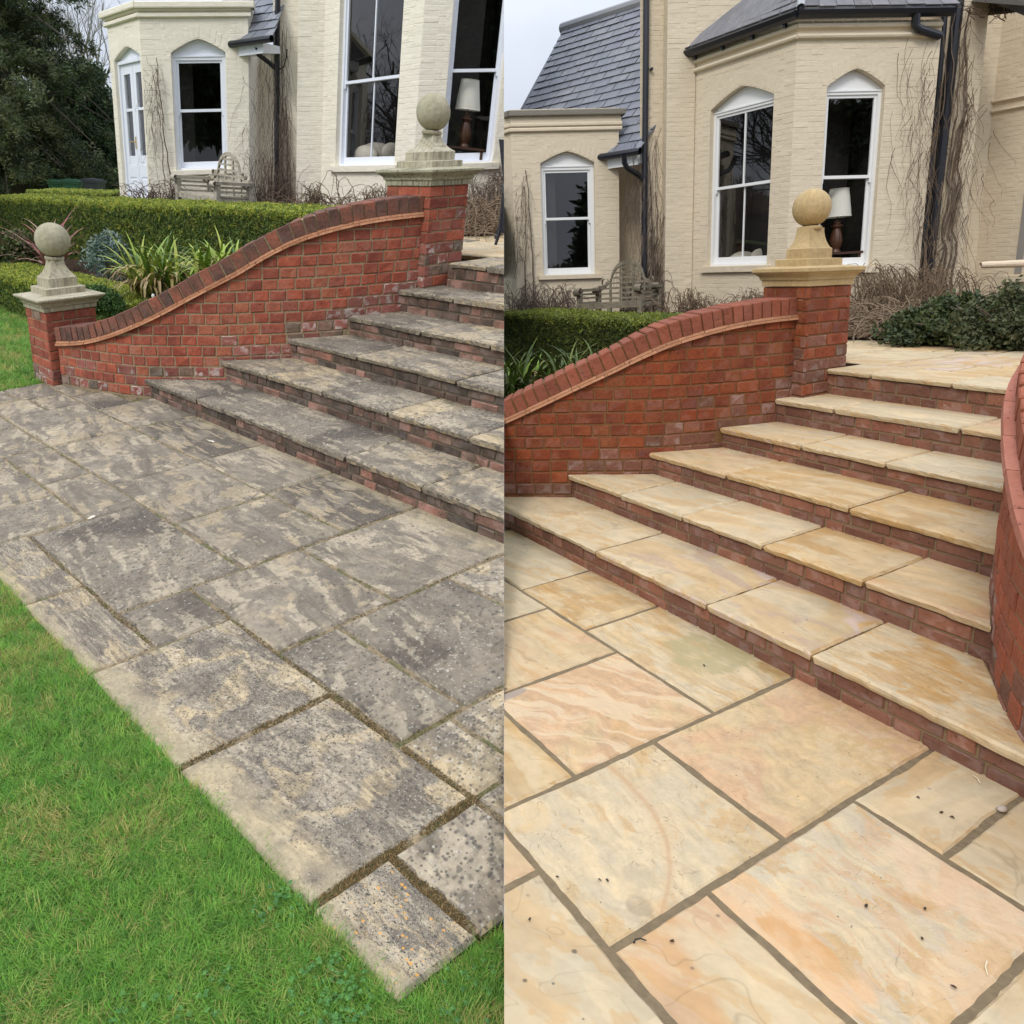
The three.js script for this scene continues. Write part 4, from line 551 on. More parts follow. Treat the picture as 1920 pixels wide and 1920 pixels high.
const HR = buildHouse(GR, {
  label: 'cream painted brick house, toned duller, with grey slate roof standing behind the cleaned steps', foot: [1250, 580], fac: FACR, cream: CREAM_DULLED, white: WHITER,
  sb: { Z: 12.7, corner: [964, 400], right: 1161, y: 400, top: 207, topx: 1060, left: 925, strings: [236, 245], coping: std(.2, .18, .145, .9, { bumpMap: brickBump, bumpScale: .004 }), win: [1016, 1116, 305, 283, 515, 409], door: [905, 962, 308, 290, 575, 409] },
  wing: [1175, 300], nn: [1225, 300], nnL: 1200, mm: [1270, 300], mmL: 1250, bcL: 1291, wallR: 1838, bay: { corner: [1484, 300], right: 1752, topPx: 44, head: .05, win1: [1329, 1444, 193, 162, 498, 347], win2: [1541, 1647, 161, 128, 500, 330] },
});

// ---- rain pipes, eaves and roofs
function eaves(S, H, d, labelRoof) {                                     // the low slate roof that meets the main block beside the small bay
  const up = S.u, E0 = CAM.clone().addScaledVector(ray(...d.right), d.Z * S.k), dir = d.dir, across = FWD.clone().addScaledVector(dir, -FWD.dot(dir)).normalize(), perp = across.addScaledVector(up, -across.dot(up)).normalize();
  const slope = perp.clone().multiplyScalar(Math.cos(d.pitch)).addScaledVector(up, Math.sin(d.pitch)), n = dir.clone().cross(slope).normalize(); if (n.dot(FWD) > 0) n.negate();
  const hit = (x, y) => { const r = ray(x, y), l = E0.clone().sub(CAM).dot(n) / r.dot(n), q = CAM.clone().addScaledVector(r, l).sub(E0); return [q.dot(dir), q.dot(slope)]; };
  const Q = (x, y) => E0.clone().addScaledVector(dir, x).addScaledVector(slope, y);
  return { E0, dir, slope, n, hit, Q };
}
{ // right garden: slates of the wing roof
  const dirR = ray(-500, 556).normalize().negate(), r = eaves(GR, HR, { right: [1200, 280], Z: 12.1, dir: dirR, pitch: .82 }), K = GR.k;
  const eL = r.hit(1121, 302), rid = r.hit(1064, 61), v0 = r.hit(985, 207), ri = r.hit(1204, -3), H = Math.max(rid[1], ri[1]), x0 = Math.min(v0[0], -1), roof = part(HR, 'roof', (() => { const g = new G(GR); g.quad(r.Q(v0[0], 0), r.Q(.01, 0), r.Q(.01 + .13 * rid[1], rid[1]), r.Q(rid[0], rid[1])); return g; })(), SLATE[1]);
  const rows = 20, w = 1.6 - x0 + .2, cols = Math.round(w / (.34 * K * 1.15)), left = v => { const y = v * rid[1]; return (lerp(v0[0], rid[0], clamp((y - v0[1]) / (rid[1] - v0[1]), -1, 1)) - x0 + .2) / w; };
  slates(roof, GR, (u, v) => r.Q(x0 - .2 + u * w, v * rid[1]), rows, cols, SLATE, { n: r.n, u0: left, u1: v => (.01 + .13 * Math.max(0, v) * rid[1] - x0 + .2) / w });
  const rg = new G(GR); rg.tube([r.Q(rid[0] - .05, rid[1] + .02), r.Q(1.2, rid[1] + .02)], .09, .09, 10); part(HR, 'ridge', rg, std(.25, .255, .27, .6));
  const gt = new G(GR), f = (x, y, z) => r.Q(eL[0] * .0 + x, -.03).addScaledVector(GR.u, y).addScaledVector(r.n.clone().addScaledVector(GR.u, -r.n.dot(GR.u)).normalize(), z);
  const e0 = r.hit(1122, 303)[0]; gt.tube([f(e0, -.01, .05), f(.05, -.01, .05)], .045, .045, 10); part(HR, 'gutter', gt, BLACK);
  const sf = new G(GR); sf.box([f(e0 + .03, -.16, -.02), f(-.04, -.16, -.02), f(-.04, -.02, -.02), f(e0 + .03, -.02, -.02), f(e0 + .03, -.12, -.3), f(-.04, -.12, -.3), f(-.04, -.02, -.3), f(e0 + .03, -.02, -.3)]); part(HR, 'fascia', sf, WHITER);
  const { NN, WW, CC, BC, SB } = HR.planes;
  pipe(HR, NN, [[1212, -30], [1211, 120], [1209, 330], [1207, 600]], .04); pipe(HR, NN, [[1170, 288, .3], [1171, 306, .25], [1176, 315, .22], [1198, 328, .1], [1206, 338, .08]], .035, BLACK, 'rainwater_elbow');
  { const g = new G(GR); g.bx((s, t, q) => NN.P(s, t, q), ...[1218, 1222].map(x => NN.pix(x, 131)[0]), NN.pix(1220, 133)[1], NN.pix(1220, 129)[1], 0, .08); part(HR, 'pipe_clip', g, BLACK); }
  // bay: mouldings, gutter, hipped slate roof
  const yc = y => CC.pix(1600, y)[1];
  for (const y of [54, 73]) { const t = yc(y), pr = [[t + .055, 0], [t + .055, .05], [t + .03, .06], [t + .008, .05], [t, .03], [t - .012, 0]]; strip(HR, 'string_course', CC, -.02, HR.ccR - .02, pr, CREAM_DULLED); strip(HR, 'string_course', BC, HR.bcL - .03, .025, pr, CREAM_DULLED); }
  const tg = yc(36), gp = [[tg + .075, .06], [tg + .085, .18], [tg + .06, .2], [tg + .01, .17], [tg - .02, .12], [tg - .005, .06]]; strip(HR, 'gutter', CC, -.08, HR.ccR + .03, gp, BLACK); strip(HR, 'gutter', BC, HR.bcL - .14, .085, gp, BLACK);
  for (let i = 0; i < 4; i++) { const g = new G(GR), s = lerp(HR.bcL + .2, -.15, i / 3); g.bx((a, t, q) => BC.P(a, t, q), s - .02, s + .02, tg - .06, tg + .02, .05, .1); part(HR, 'gutter_bracket', g, BLACK); }
  pipe(HR, BC, [[1279, 108, .16], [1281, 126, .14], [1285, 148, .08], [1289, 162, .08]], .032, BLACK, 'rainwater_elbow');
  const t0 = tg + .09, c0 = CC.P(-.06, t0, .17), cR = CC.P(HR.ccR + .1, t0, .17), bL = BC.P(HR.bcL - .12, t0, .17), riseN = GR.u.clone().multiplyScalar(1.0 * K).addScaledVector(DEEP, 1.15 * K), hT = c0.clone().add(riseN).addScaledVector(RIGHT, .5 * K), cT = cR.clone().add(riseN), bT = CAM.clone().addScaledVector(ray(1394, 37), 12 * K);
  const mk = (A, B, C, D, rows, cols, mats, nm) => { const g = new G(GR); g.quad(A, B, C, D); const rf = part(HR, nm, g, mats[0]); const n = B.clone().sub(A).cross(D.clone().sub(A)).normalize(); if (n.dot(FWD) > 0) n.negate(); slates(rf, GR, (u, v) => A.clone().lerp(B, u).lerp(D.clone().lerp(C, u), v), rows, cols, mats, { n }); };
  mk(c0, cR, cT, hT, 7, 9, SLATEB, 'bay_roof'); mk(bL, c0, hT, bT, 9, 7, SLATEB, 'bay_roof');
  const hip = new G(GR); hip.tube([c0.clone(), hT.clone().addScaledVector(GR.u, .02)], .045, .045, 8); part(HR, 'hip_lead', hip, LEAD);
  { const g = new G(GR), a = CC.pix(1672, 3, .3), F = (x, y, d) => CC.P(...CC.pix(x, y, d), d); g.quad(F(1668, 8, .05), F(1765, 16, .05), F(1765, -12, -.6), F(1640, -12, -.6)); part(HR, 'lead_flashing', g, LEAD); }
  // upstairs sill and window foot
  const { MM } = HR.planes; { const a = MM.pix(1392, 30), b = MM.pix(1470, 8), g = new G(GR); g.bx((s, t, d) => MM.P(s, t, d), a[0], b[0] + 2, a[1] + .03, a[1] + .13, 0, .08); part(HR, 'string_course', g, CREAM_DULLED); const h = new G(GR), c = MM.pix(1402, 8); h.bx((s, t, d) => MM.P(s, t, d), c[0], c[0] + 1.2, c[1], c[1] + 1.4, .001, .03); part(HR, 'window', h, WHITER); }
  // pipes in the corner right of the bay
  const PW = GR.plane(1770, 300, 11.6, FACR); HR.PW = PW;
  pipe(HR, PW, [[1775, -20], [1767, 77], [1748, 280], [1727, 485], [1719, 600]], .036); pipe(HR, PW, [[1800, -20], [1785, 110], [1764, 300], [1743, 490], [1735, 600]], .062); pipe(HR, CC, [[1718, 24, .12], [1717, 48, .1], [1724, 55, .1], [1762, 67, .04]], .045, BLACK, 'rainwater_elbow');
  const C1 = PW.pix(1827, 270)[0], L1 = PW.pix(1742, 270)[0], DK = GR.plane(1855, 270, 12.2, FACR), d0 = DK.pix(1815, 270)[0], d1 = DK.pix(1854, 270)[0];
  wallFace(HR, 0, PW, L1, C1, -3, 5, [], CREAM_DULLED); wallFace(HR, 0, DK, d0 - .4, d1 + .02, -3, 5, [], CREAM_DULLED); { const g = new G(GR), z = DEEP.clone().multiplyScalar(.8); g.quad(PW.P(C1, -3, 0), PW.P(C1, 5, 0), PW.P(C1, 5, 0).add(z), PW.P(C1, -3, 0).add(z)); part(HR, 'wall', g, CREAM_DULLED); }
  const RB = new Wall(GR, DK.P(d1, 0, 0), GR.e1.clone().negate()), rEnd = 2.6; wallFace(HR, 0, RB, 0, rEnd, -3, 5, [], CREAM_DULLED);
  for (const y of [194, 212]) { const t = RB.pix(1866, y)[1], pr = [[t + .05, 0], [t + .05, .04], [t + .02, .05], [t, .03], [t - .01, 0]]; strip(HR, 'string_course', RB, 0, rEnd, pr, CREAM_DULLED); }
  { const a = RB.pix(1886, 521), g = new G(GR); g.bx((s, t, d) => RB.P(s, t, d), a[0], a[0] + .8, a[1] - .06, a[1] + .03, 0, .06); part(HR, 'cill', g, CREAM_DULLED); const w = RB.pix(1904, 500), h = new G(GR); h.bx((s, t, d) => RB.P(s, t, d), w[0], w[0] + .1, w[1] - .1, w[1] + 1.1, .001, .012); part(HR, 'window', h, std(.28, .26, .24, .5)); }
  { const F = (x, y, Z) => CAM.clone().addScaledVector(ray(x, y), Z * K), g = new G(GR); g.box([F(1838, -6, 11.2), F(1935, 36, 9.6), F(1935, 36, 9.6).addScaledVector(GR.u, .12), F(1838, -6, 11.2).addScaledVector(GR.u, .12), F(1838, -4, 11.2).addScaledVector(DEEP, 1.2), F(1935, 20, 10.4), F(1935, 20, 10.4).addScaledVector(GR.u, .3), F(1838, -4, 11.2).addScaledVector(DEEP, 1.2).addScaledVector(GR.u, .3)]); part(HR, 'roof_edge', g, BLACK); const e = new G(GR); e.tube([F(1828, -10, 11.3), F(1828, 12, 11.3), F(1800, 30, 11.5)], .06, .06, 10); part(HR, 'rainwater_elbow', e, BLACK); }
}
{ // left garden: what shows of the same roof, pipes
  const K = GL.k, dirL = ray(-1500, 355).normalize().negate(), r = eaves(GL, HL, { right: [512, 70], Z: 11.42, dir: dirL, pitch: .82 }), e0 = r.hit(433, 92)[0], w = .3 - e0, hh = 2.2;
  const roof = part(HL, 'roof', (() => { const g = new G(GL); g.quad(r.Q(e0, 0), r.Q(0, 0), r.Q(-.4 * hh * .2, hh * .2), r.Q(e0, hh * .2)); g.quad(r.Q(e0 - 1.2, hh * .2), r.Q(-.4 * hh * .2, hh * .2), r.Q(-.4 * hh, hh), r.Q(e0 - 1.2, hh)); return g; })(), SLATE[1]);
  slates(roof, GL, (u, v) => r.Q(e0 - 1.2 + u * (w + 1.2), v * hh), 11, 9, SLATE, { n: r.n, u0: v => v < .17 ? 1.2 / (w + 1.2) : 0, u1: v => (1.2 - e0 - .4 * v * hh) / (w + 1.2) });
  const nh = r.n.clone().addScaledVector(GL.u, -r.n.dot(GL.u)).normalize(), f = (x, y, z) => r.Q(x, -.03).addScaledVector(GL.u, y).addScaledVector(nh, z);
  const gt = new G(GL); gt.tube([f(e0 - .03, -.01, .05), f(.05, -.01, .05)], .05, .05, 10); part(HL, 'gutter', gt, BLACK);
  const sf = new G(GL); sf.box([f(e0 + .08, -.17, -.02), f(-.22, -.17, -.02), f(-.22, -.03, -.02), f(e0 + .08, -.03, -.02), f(e0 + .08, -.13, -.35), f(-.22, -.13, -.35), f(-.22, -.03, -.35), f(e0 + .08, -.03, -.35)]); part(HL, 'fascia', sf, WHITEL);
  const { NN } = HL.planes; pipe(HL, NN, [[521, -30], [520, 60], [519, 200], [519, 400]], .042); pipe(HL, NN, [[482, 88, .3], [484, 102, .25], [504, 117, .12], [518, 130, .08]], .036, BLACK, 'rainwater_elbow');
  { const h = new G(GL); h.tube([[520, 133], [532, 125], [537, 108], [538, 92]].map(([x, y]) => NN.P(...NN.pix(x, y, .07), .07)), .013, .013, 6); part(HL, 'vine_hook', h, BLACK); }
}

// ---------------------------------------------------------------- vegetation
const M4 = (p, q, s) => new THREE.Matrix4().compose(p, q, s instanceof THREE.Vector3 ? s : V(s, s, s));
const Q4 = () => new THREE.Quaternion(rnd(-1, 1), rnd(-1, 1), rnd(-1, 1), rnd(-1, 1)).normalize();
function sprig(n, len, wid, spread, seed) {                              // little bunch of leaves, folded along the middle
  const r = rng(seed), P = [], U = [], f = (a, b) => a + (b - a) * r();
  for (let i = 0; i < n; i++) {
    const q = new THREE.Quaternion().setFromEuler(new THREE.Euler(f(-1.2, 1.2), f(0, 6.28), f(-1.2, 1.2))), o = V(f(-1, 1), f(-.6, 1), f(-1, 1)).multiplyScalar(spread), l = len * f(.7, 1.2), w = wid * f(.8, 1.2);
    const v = [V(0, 0, 0), V(w, l * .45, w * .35), V(0, l, 0), V(-w, l * .45, w * .35)].map(x => x.applyQuaternion(q).add(o));
    for (const k of [0, 1, 2, 0, 2, 3]) { P.push(v[k].x, v[k].y, v[k].z); U.push(0, 0); }
  }
  const g = new THREE.BufferGeometry(); g.setAttribute('position', new THREE.Float32BufferAttribute(P, 3)); g.setAttribute('uv', new THREE.Float32BufferAttribute(U, 2)); g.computeVertexNormals(); return g;
}
const BOXLEAF = sprig(9, .019, .0055, .016, 3), BIGLEAF = sprig(9, .06, .018, .06, 5), NEEDLE = sprig(14, .2, .022, .14, 9), LAUREL = sprig(10, .2, .05, .2, 11);
const mixCol = (list) => { const c = pick(list), k = rnd(.75, 1.25); return rgb(c[0] * k, c[1] * k, c[2] * k); };
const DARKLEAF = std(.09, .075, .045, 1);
function hedge(S, label, a0, a1, b0, b1, h0, h1, dens, top, side) {      // clipped hedge along the steps' direction
  const H = thing(S, 'box_hedge', S.P((a0 + a1) / 2, b0, h0), label, 'hedge'), g = new G(S), e = .035; g.bx((x, y, z) => S.P(x, z, y), a0 + e, a1 - e, h0, h1 - e, b0 + e, b1 - e); part(H, 'branches', g, DARKLEAF);
  const ms = [], cs = [], k = S.k, put = (a, b, h, list) => { const l = fbm(a * 3, b * 3 + h * 3, 4, 3) - .5; ms.push(M4(S.P(a, b, h + l * .05), Q4(), rnd(.8, 1.35) * k)); cs.push(mixCol(list)); };
  const nT = (a1 - a0) * (b1 - b0) * dens, nF = (a1 - a0) * (h1 - h0) * dens, nE = (b1 - b0) * (h1 - h0) * dens;
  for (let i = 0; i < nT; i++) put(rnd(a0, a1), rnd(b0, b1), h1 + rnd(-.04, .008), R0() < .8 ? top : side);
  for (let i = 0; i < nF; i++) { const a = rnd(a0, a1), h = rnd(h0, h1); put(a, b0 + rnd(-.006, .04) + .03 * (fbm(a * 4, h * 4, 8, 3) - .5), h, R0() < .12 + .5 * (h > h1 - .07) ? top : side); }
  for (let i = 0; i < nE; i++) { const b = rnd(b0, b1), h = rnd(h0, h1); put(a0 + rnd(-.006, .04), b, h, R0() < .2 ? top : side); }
  many(H, 'foliage', BOXLEAF, LEAF, ms, cs); return H;
}
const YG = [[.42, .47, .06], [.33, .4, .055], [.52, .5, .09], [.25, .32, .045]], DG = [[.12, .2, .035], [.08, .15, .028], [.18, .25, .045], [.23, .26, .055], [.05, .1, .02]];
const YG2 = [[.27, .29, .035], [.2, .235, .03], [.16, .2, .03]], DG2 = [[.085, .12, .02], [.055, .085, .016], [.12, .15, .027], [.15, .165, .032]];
{
  const hL = 1.1, p0 = GL.at(0, 376, hL), p1 = GL.at(600, 394, hL), b = (p0[1] + p1[1]) / 2, bk = GL.at(250, 366, hL)[1];
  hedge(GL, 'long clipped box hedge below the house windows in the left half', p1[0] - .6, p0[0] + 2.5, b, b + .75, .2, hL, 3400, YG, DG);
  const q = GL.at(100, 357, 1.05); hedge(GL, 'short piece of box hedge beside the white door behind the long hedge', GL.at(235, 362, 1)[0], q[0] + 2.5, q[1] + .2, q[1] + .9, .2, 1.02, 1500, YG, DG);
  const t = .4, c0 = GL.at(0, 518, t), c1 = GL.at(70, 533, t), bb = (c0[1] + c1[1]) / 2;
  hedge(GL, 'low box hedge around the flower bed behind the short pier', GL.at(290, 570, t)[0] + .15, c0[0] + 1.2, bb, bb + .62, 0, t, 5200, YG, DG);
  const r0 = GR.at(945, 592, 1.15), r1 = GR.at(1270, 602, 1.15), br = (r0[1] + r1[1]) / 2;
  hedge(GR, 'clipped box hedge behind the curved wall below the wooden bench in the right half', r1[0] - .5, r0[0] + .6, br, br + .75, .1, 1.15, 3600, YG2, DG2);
  // flower bed soil, and earth round the houses
  const bed = struct(GL, 'flower_bed', GL.P(6.5, 5, .2)), g = new G(GL), N = 12, bh = (u, v) => lerp(.12, .3, v) + .05 * (fbm(u * 9, v * 9, 3, 3) - .5) + Math.max(0, .55 - u) * .9 * (1 - v * .6), Pt = (u, v) => GL.P(lerp(4.85, p0[0] + 2, u), lerp(lerp(4.0, bb + .1, sstep(0, .5, u)), b + .3, v), bh(u, v));
  for (let i = 0; i < N; i++) for (let j = 0; j < N; j++) g.quad(Pt(i / N, j / N), Pt((i + 1) / N, j / N), Pt((i + 1) / N, (j + 1) / N), Pt(i / N, (j + 1) / N)); part(bed, 'soil', g, SOIL);
  const bedR = struct(GR, 'flower_bed', GR.P(4, 5, .3)), gr = new G(GR); gr.quad(GR.P(3.5, 4.4, .95), GR.P(6.5, 2.2, .3), GR.P(8, br, .35), GR.P(3.6, br, .95)); part(bedR, 'soil', gr, SOIL);
  const gr2 = new G(GR), F = (x, y, h) => GR.P(...GR.at(x, y, h), h); const t1 = GR.at(1560, 634, .925), t2 = GR.at(1960, 644, .925); gr2.quad(GR.P(...t1, .93), GR.P(...t2, .93), GR.P(t2[0] + 4, t2[1] + 8, .95), GR.P(t1[0] + 6, t1[1] + 5, .95)); gr2.quad(GR.P(3.7, br, .9), GR.P(14, br, .85), GR.P(20, br + 12, .9), GR.P(3.7, br + 12, .92)); part(bedR, 'soil', gr2, SOIL);
  const e2 = new G(GL), u1 = GL.at(860, 441, .9), u2 = GL.at(1000, 437, .9); e2.quad(GL.P(...u1, .9), GL.P(...u2, .9), GL.P(u2[0] + 3, u2[1] + 6, .92), GL.P(u1[0] + 6, u1[1] + 3, .92)); e2.quad(GL.P(4.7, b + .4, .8), GL.P(p0[0] - 3, b + .4, .6), GL.P(18, b + 9, .8), GL.P(9, b + 12, .9)); part(bed, 'soil', e2, SOIL);
  // brick plinth at the foot of the terrace bed
  const gd = struct(GL, 'gravel_drive', GL.P(24, 15, .02)), dg = new G(GL), c = [[-60, 352], [260, 350], [260, 338], [-60, 341]].map(([x, y]) => GL.at(x, y, .012)); dg.quad(...c.map(q => GL.P(...q, .012))); part(gd, 'gravel', dg, std(.62, .46, .36, .95, { bumpMap: brickBump, bumpScale: .02 }));
}

// grass: tufts thick near the camera, thinner far off
function tuft(n, hgt, seed) {
  const r = rng(seed), P = [], U = [], f = (a, b) => a + (b - a) * r();
  for (let i = 0; i < n; i++) {
    const an = f(0, 6.28), x = f(-.012, .012), z = f(-.012, .012), h = hgt * f(.5, 1.15), w = f(.0008, .0017), le = f(.15, 1.5) * h, dx = Math.cos(an), dz = Math.sin(an), v = (t, s) => [x + dx * le * t * t - dz * w * s * (1 - t * .8), h * t * (1 - .25 * t * le / h), z + dz * le * t * t + dx * w * s * (1 - t * .8)];
    const q = [v(0, -1), v(0, 1), v(.55, 1), v(.55, -1), v(1, 0)]; for (const k of [0, 1, 2, 0, 2, 3, 3, 2, 4]) { P.push(...q[k]); U.push(0, 0); }
  }
  const g = new THREE.BufferGeometry(); g.setAttribute('position', new THREE.Float32BufferAttribute(P, 3)); g.setAttribute('uv', new THREE.Float32BufferAttribute(U, 2)); g.computeVertexNormals(); return g;
}
{
  const ms = [], cs = [], S = GL, tu = [tuft(9, .042, 1), tuft(9, .036, 2)];
  const put = (a, b, sc, h = -.03) => { const p = S.P(a, b, h), q = S.px(p); if (q[2] < .3 || q[0] < -60 || q[0] > 985 || q[1] > 1990 || q[1] < 440) return; ms.push(stand(S, p, rnd(0, 6.28), sc * rnd(.7, 1.3)).multiply(new THREE.Matrix4().makeRotationX(rnd(-.7, .7)))); const br = fbm(a * 5, b * 5, 3, 3), c = R0() < .06 + .35 * sstep(.5, .7, br) ? [.52, .45, .15] : pick([[.165, .385, .045], [.115, .3, .04], [.23, .46, .06], [.31, .465, .085]]), k = rnd(.75, 1.25); cs.push(rgb(c[0] * k, c[1] * k, c[2] * k)); };
  for (let i = 0; i < 130000; i++) { const a = rnd(.15, 4.3), edge = .741 + .03 * (fbm(a * 9, 1, 5, 4) - .5), b = edge - Math.pow(R0(), 1.15) * 1.5, d = Math.hypot(a, b + .2); if (R0() > clamp(1.9 / d) ** 1.3) continue; put(a, b, 1); }
  for (let i = 0; i < 26000; i++) put(rnd(.2, .742 + rnd(-.012, .008)), rnd(.75, 1.6), 1);
  for (let i = 0; i < 9000; i++) { const a = rnd(.74, 4), k = rnd(-.02, .03); if (R0() < fbm(a * 6, 4, 7, 2)) put(a, .744 + k * R0(), rnd(.6, 1.1), -.025); }
  for (let i = 0; i < 60000; i++) { const a = rnd(6.68, 12), b = rnd(0, 6); if (a < 6.99 && b > 2.06 && b < 2.4) continue; put(a, b, rnd(1, 1.5), -.02); }
  const L = thing(S, 'lawn_grass', S.P(1.5, .2, 0), 'short green lawn grass with brownish tufts beside the grimy patio', 'grass'); L.userData.kind = 'stuff';
  for (let i = 0; i < 2; i++) many(L, 'blades', tu[i], GRASSM, ms.filter((_, k) => k % 2 === i), cs.filter((_, k) => k % 2 === i));
  // clover patches
  const cm = [], cc = []; const leaf = new THREE.CircleGeometry(.0034, 7).rotateX(-Math.PI / 2);
  for (const [x, y, r, n] of [[610, 1860, .085, 60], [660, 1885, .05, 30], [520, 1700, .06, 30], [890, 1870, .08, 30], [330, 1880, .12, 40]]) { const c = S.at(x, y, 0); for (let i = 0; i < n; i++) { const t = rnd(0, 6.28), d = r * Math.sqrt(R0()), a = c[0] + d * Math.cos(t), b = c[1] + d * Math.sin(t), p = S.P(a, b, rnd(.0, .02)); for (let k = 0; k < 3; k++) { const m = stand(S, p, k * 2.09 + t * 9, rnd(.8, 1.2)).multiply(new THREE.Matrix4().makeTranslation(.0032, 0, 0)).multiply(new THREE.Matrix4().makeRotationZ(rnd(-.4, .3))); cm.push(m); cc.push(mixCol([[.1, .25, .05], [.07, .2, .045]])); } } }
  const C = thing(S, 'clover', S.P(...S.at(620, 1860, 0), 0), 'small patches of clover growing in the lawn near the patio corner', 'clover'); C.userData.kind = 'stuff'; many(C, 'clover_leaves', leaf, LEAF, cm, cc);
  // moss and dead grass in the open joints of the old patio
  const mm = [], mc = [], mg = tuft(6, .008, 9), line = (a0, b0, a1, b1, n, w = .006) => { for (let i = 0; i < n; i++) { const t = R0(), a = lerp(a0, a1, t) + rnd(-w, w), b = lerp(b0, b1, t) + rnd(-w, w); if (fbm(a * 9, b * 9, 6, 2) < .36) continue; mm.push(stand(S, S.P(a, b, -.008), rnd(0, 6.28), rnd(.6, 1.5))); mc.push(mixCol([[.24, .15, .05], [.15, .1, .03], [.33, .22, .09], [.1, .09, .025]])); } };
  line(1.08, .76, 1.08, 1.26, 1900, .0045); line(.76, .98, 1.08, .98, 1100, .0045); line(1.73, .77, 1.73, 1.26, 700); line(1.05, 1.265, 1.75, 1.265, 900); line(1.75, 1.275, 2.7, 1.275, 500); line(2.4, .985, 3.05, .985, 400); line(3.05, .985, 3.7, .985, 250); line(1.39, 1.27, 1.385, 2.05, 350); line(2.06, 1.28, 2.06, 2.4, 300); line(2.715, 1, 2.715, 2.4, 260);
  for (let i = 1; i < 7; i++) line(1.6, bL[i] - .012, WL.aAt(bL[i]) - .02, bL[i] - .012, 0);
  const Ms = thing(S, 'joint_moss', S.P(1.3, 1, 0), 'brown moss and dead grass in the open joints of the grimy patio', 'moss'); Ms.userData.kind = 'stuff'; many(Ms, 'moss_tufts', mg, GRASSM, mm, mc);
  const em = [], ec = []; for (let i = 1; i <= 6; i++) for (let n = 0; n < 700; n++) { const b = bL[i] - .012 + rnd(-.012, .006), a = rnd(1.6, WL.aAt(b)); if (fbm(a * 5, i * 9, 6, 3) < .47) continue; em.push(stand(S, S.P(a, b, hLv[i - 1] - .004), rnd(0, 6.28), rnd(.6, 1.3))); ec.push(mixCol([[.2, .17, .05], [.1, .11, .03], [.3, .24, .1], [.06, .09, .02]])); }
  const Es = thing(S, 'step_moss', S.P(3, 3, .3), 'thin line of moss along the foot of the grimy step risers', 'moss'); Es.userData.kind = 'stuff'; many(Es, 'moss_tufts', mg, GRASSM, em, ec);
}

// strap-leaved plants
function ribbon(S, M, len, wid, az, lean, droop, fold = .3) {            // one arching leaf
  const g = new G(S), f = localF(M), n = 7, P = []; let x = 0, y = 0, an = lean; const ds = len / n;
  for (let i = 0; i <= n; i++) { const t = i / n, w = wid * Math.min(1, .5 + t * 3) * (1 - t ** 2.5) + .0008, c = Math.cos(az), s = Math.sin(az); P.push([f(x * c - w * s, y + w * fold, x * s + w * c), f(x * c, y, x * s), f(x * c + w * s, y + w * fold, x * s - w * c)]); an += droop / n * (.4 + 1.6 * t); x += Math.sin(an) * ds; y += Math.cos(an) * ds; }
  for (let i = 0; i < n; i++) { g.quad(P[i][0], P[i][1], P[i + 1][1], P[i + 1][0]); g.quad(P[i][1], P[i][2], P[i + 1][2], P[i + 1][1]); } return g;
}
const leafStd = (r, g, b) => new THREE.MeshPhysicalMaterial({ color: rgb(r, g, b), roughness: .45, transmission: .18, thickness: 0, ior: 1.4, side: THREE.DoubleSide });
const GREENS = [leafStd(.3, .4, .05), leafStd(.19, .3, .04), leafStd(.4, .45, .08), leafStd(.09, .17, .025)], DEAD = [leafStd(.42, .3, .14), leafStd(.5, .38, .2), leafStd(.3, .2, .09), leafStd(.45, .36, .12)], REDS = [leafStd(.25, .05, .06), leafStd(.16, .035, .04), leafStd(.4, .14, .13), leafStd(.5, .3, .22)], GRDK = [leafStd(.09, .13, .02), leafStd(.06, .095, .017), leafStd(.15, .18, .035)];
function strapPlant(S, name, p, label, cat, o) {
  const T = thing(S, name, p, label, cat); for (let i = 0; i < o.n; i++) { const dead = R0() < o.dead, M = stand(S, p.clone().addScaledVector(S.e1, rnd(-o.r, o.r)).addScaledVector(S.e2, rnd(-o.r, o.r)), 0, 1); part(T, 'leaf', ribbon(S, M, o.len * rnd(.6, 1.1) * (dead ? .85 : 1), o.w * rnd(.7, 1.2), rnd(0, 6.28), rnd(.02, o.lean ?? .5), dead ? rnd(2, 3.2) : rnd(.4, o.droop ?? 1.6)), pick(dead ? (o.deadM ?? DEAD) : o.mats)); } return T;
}
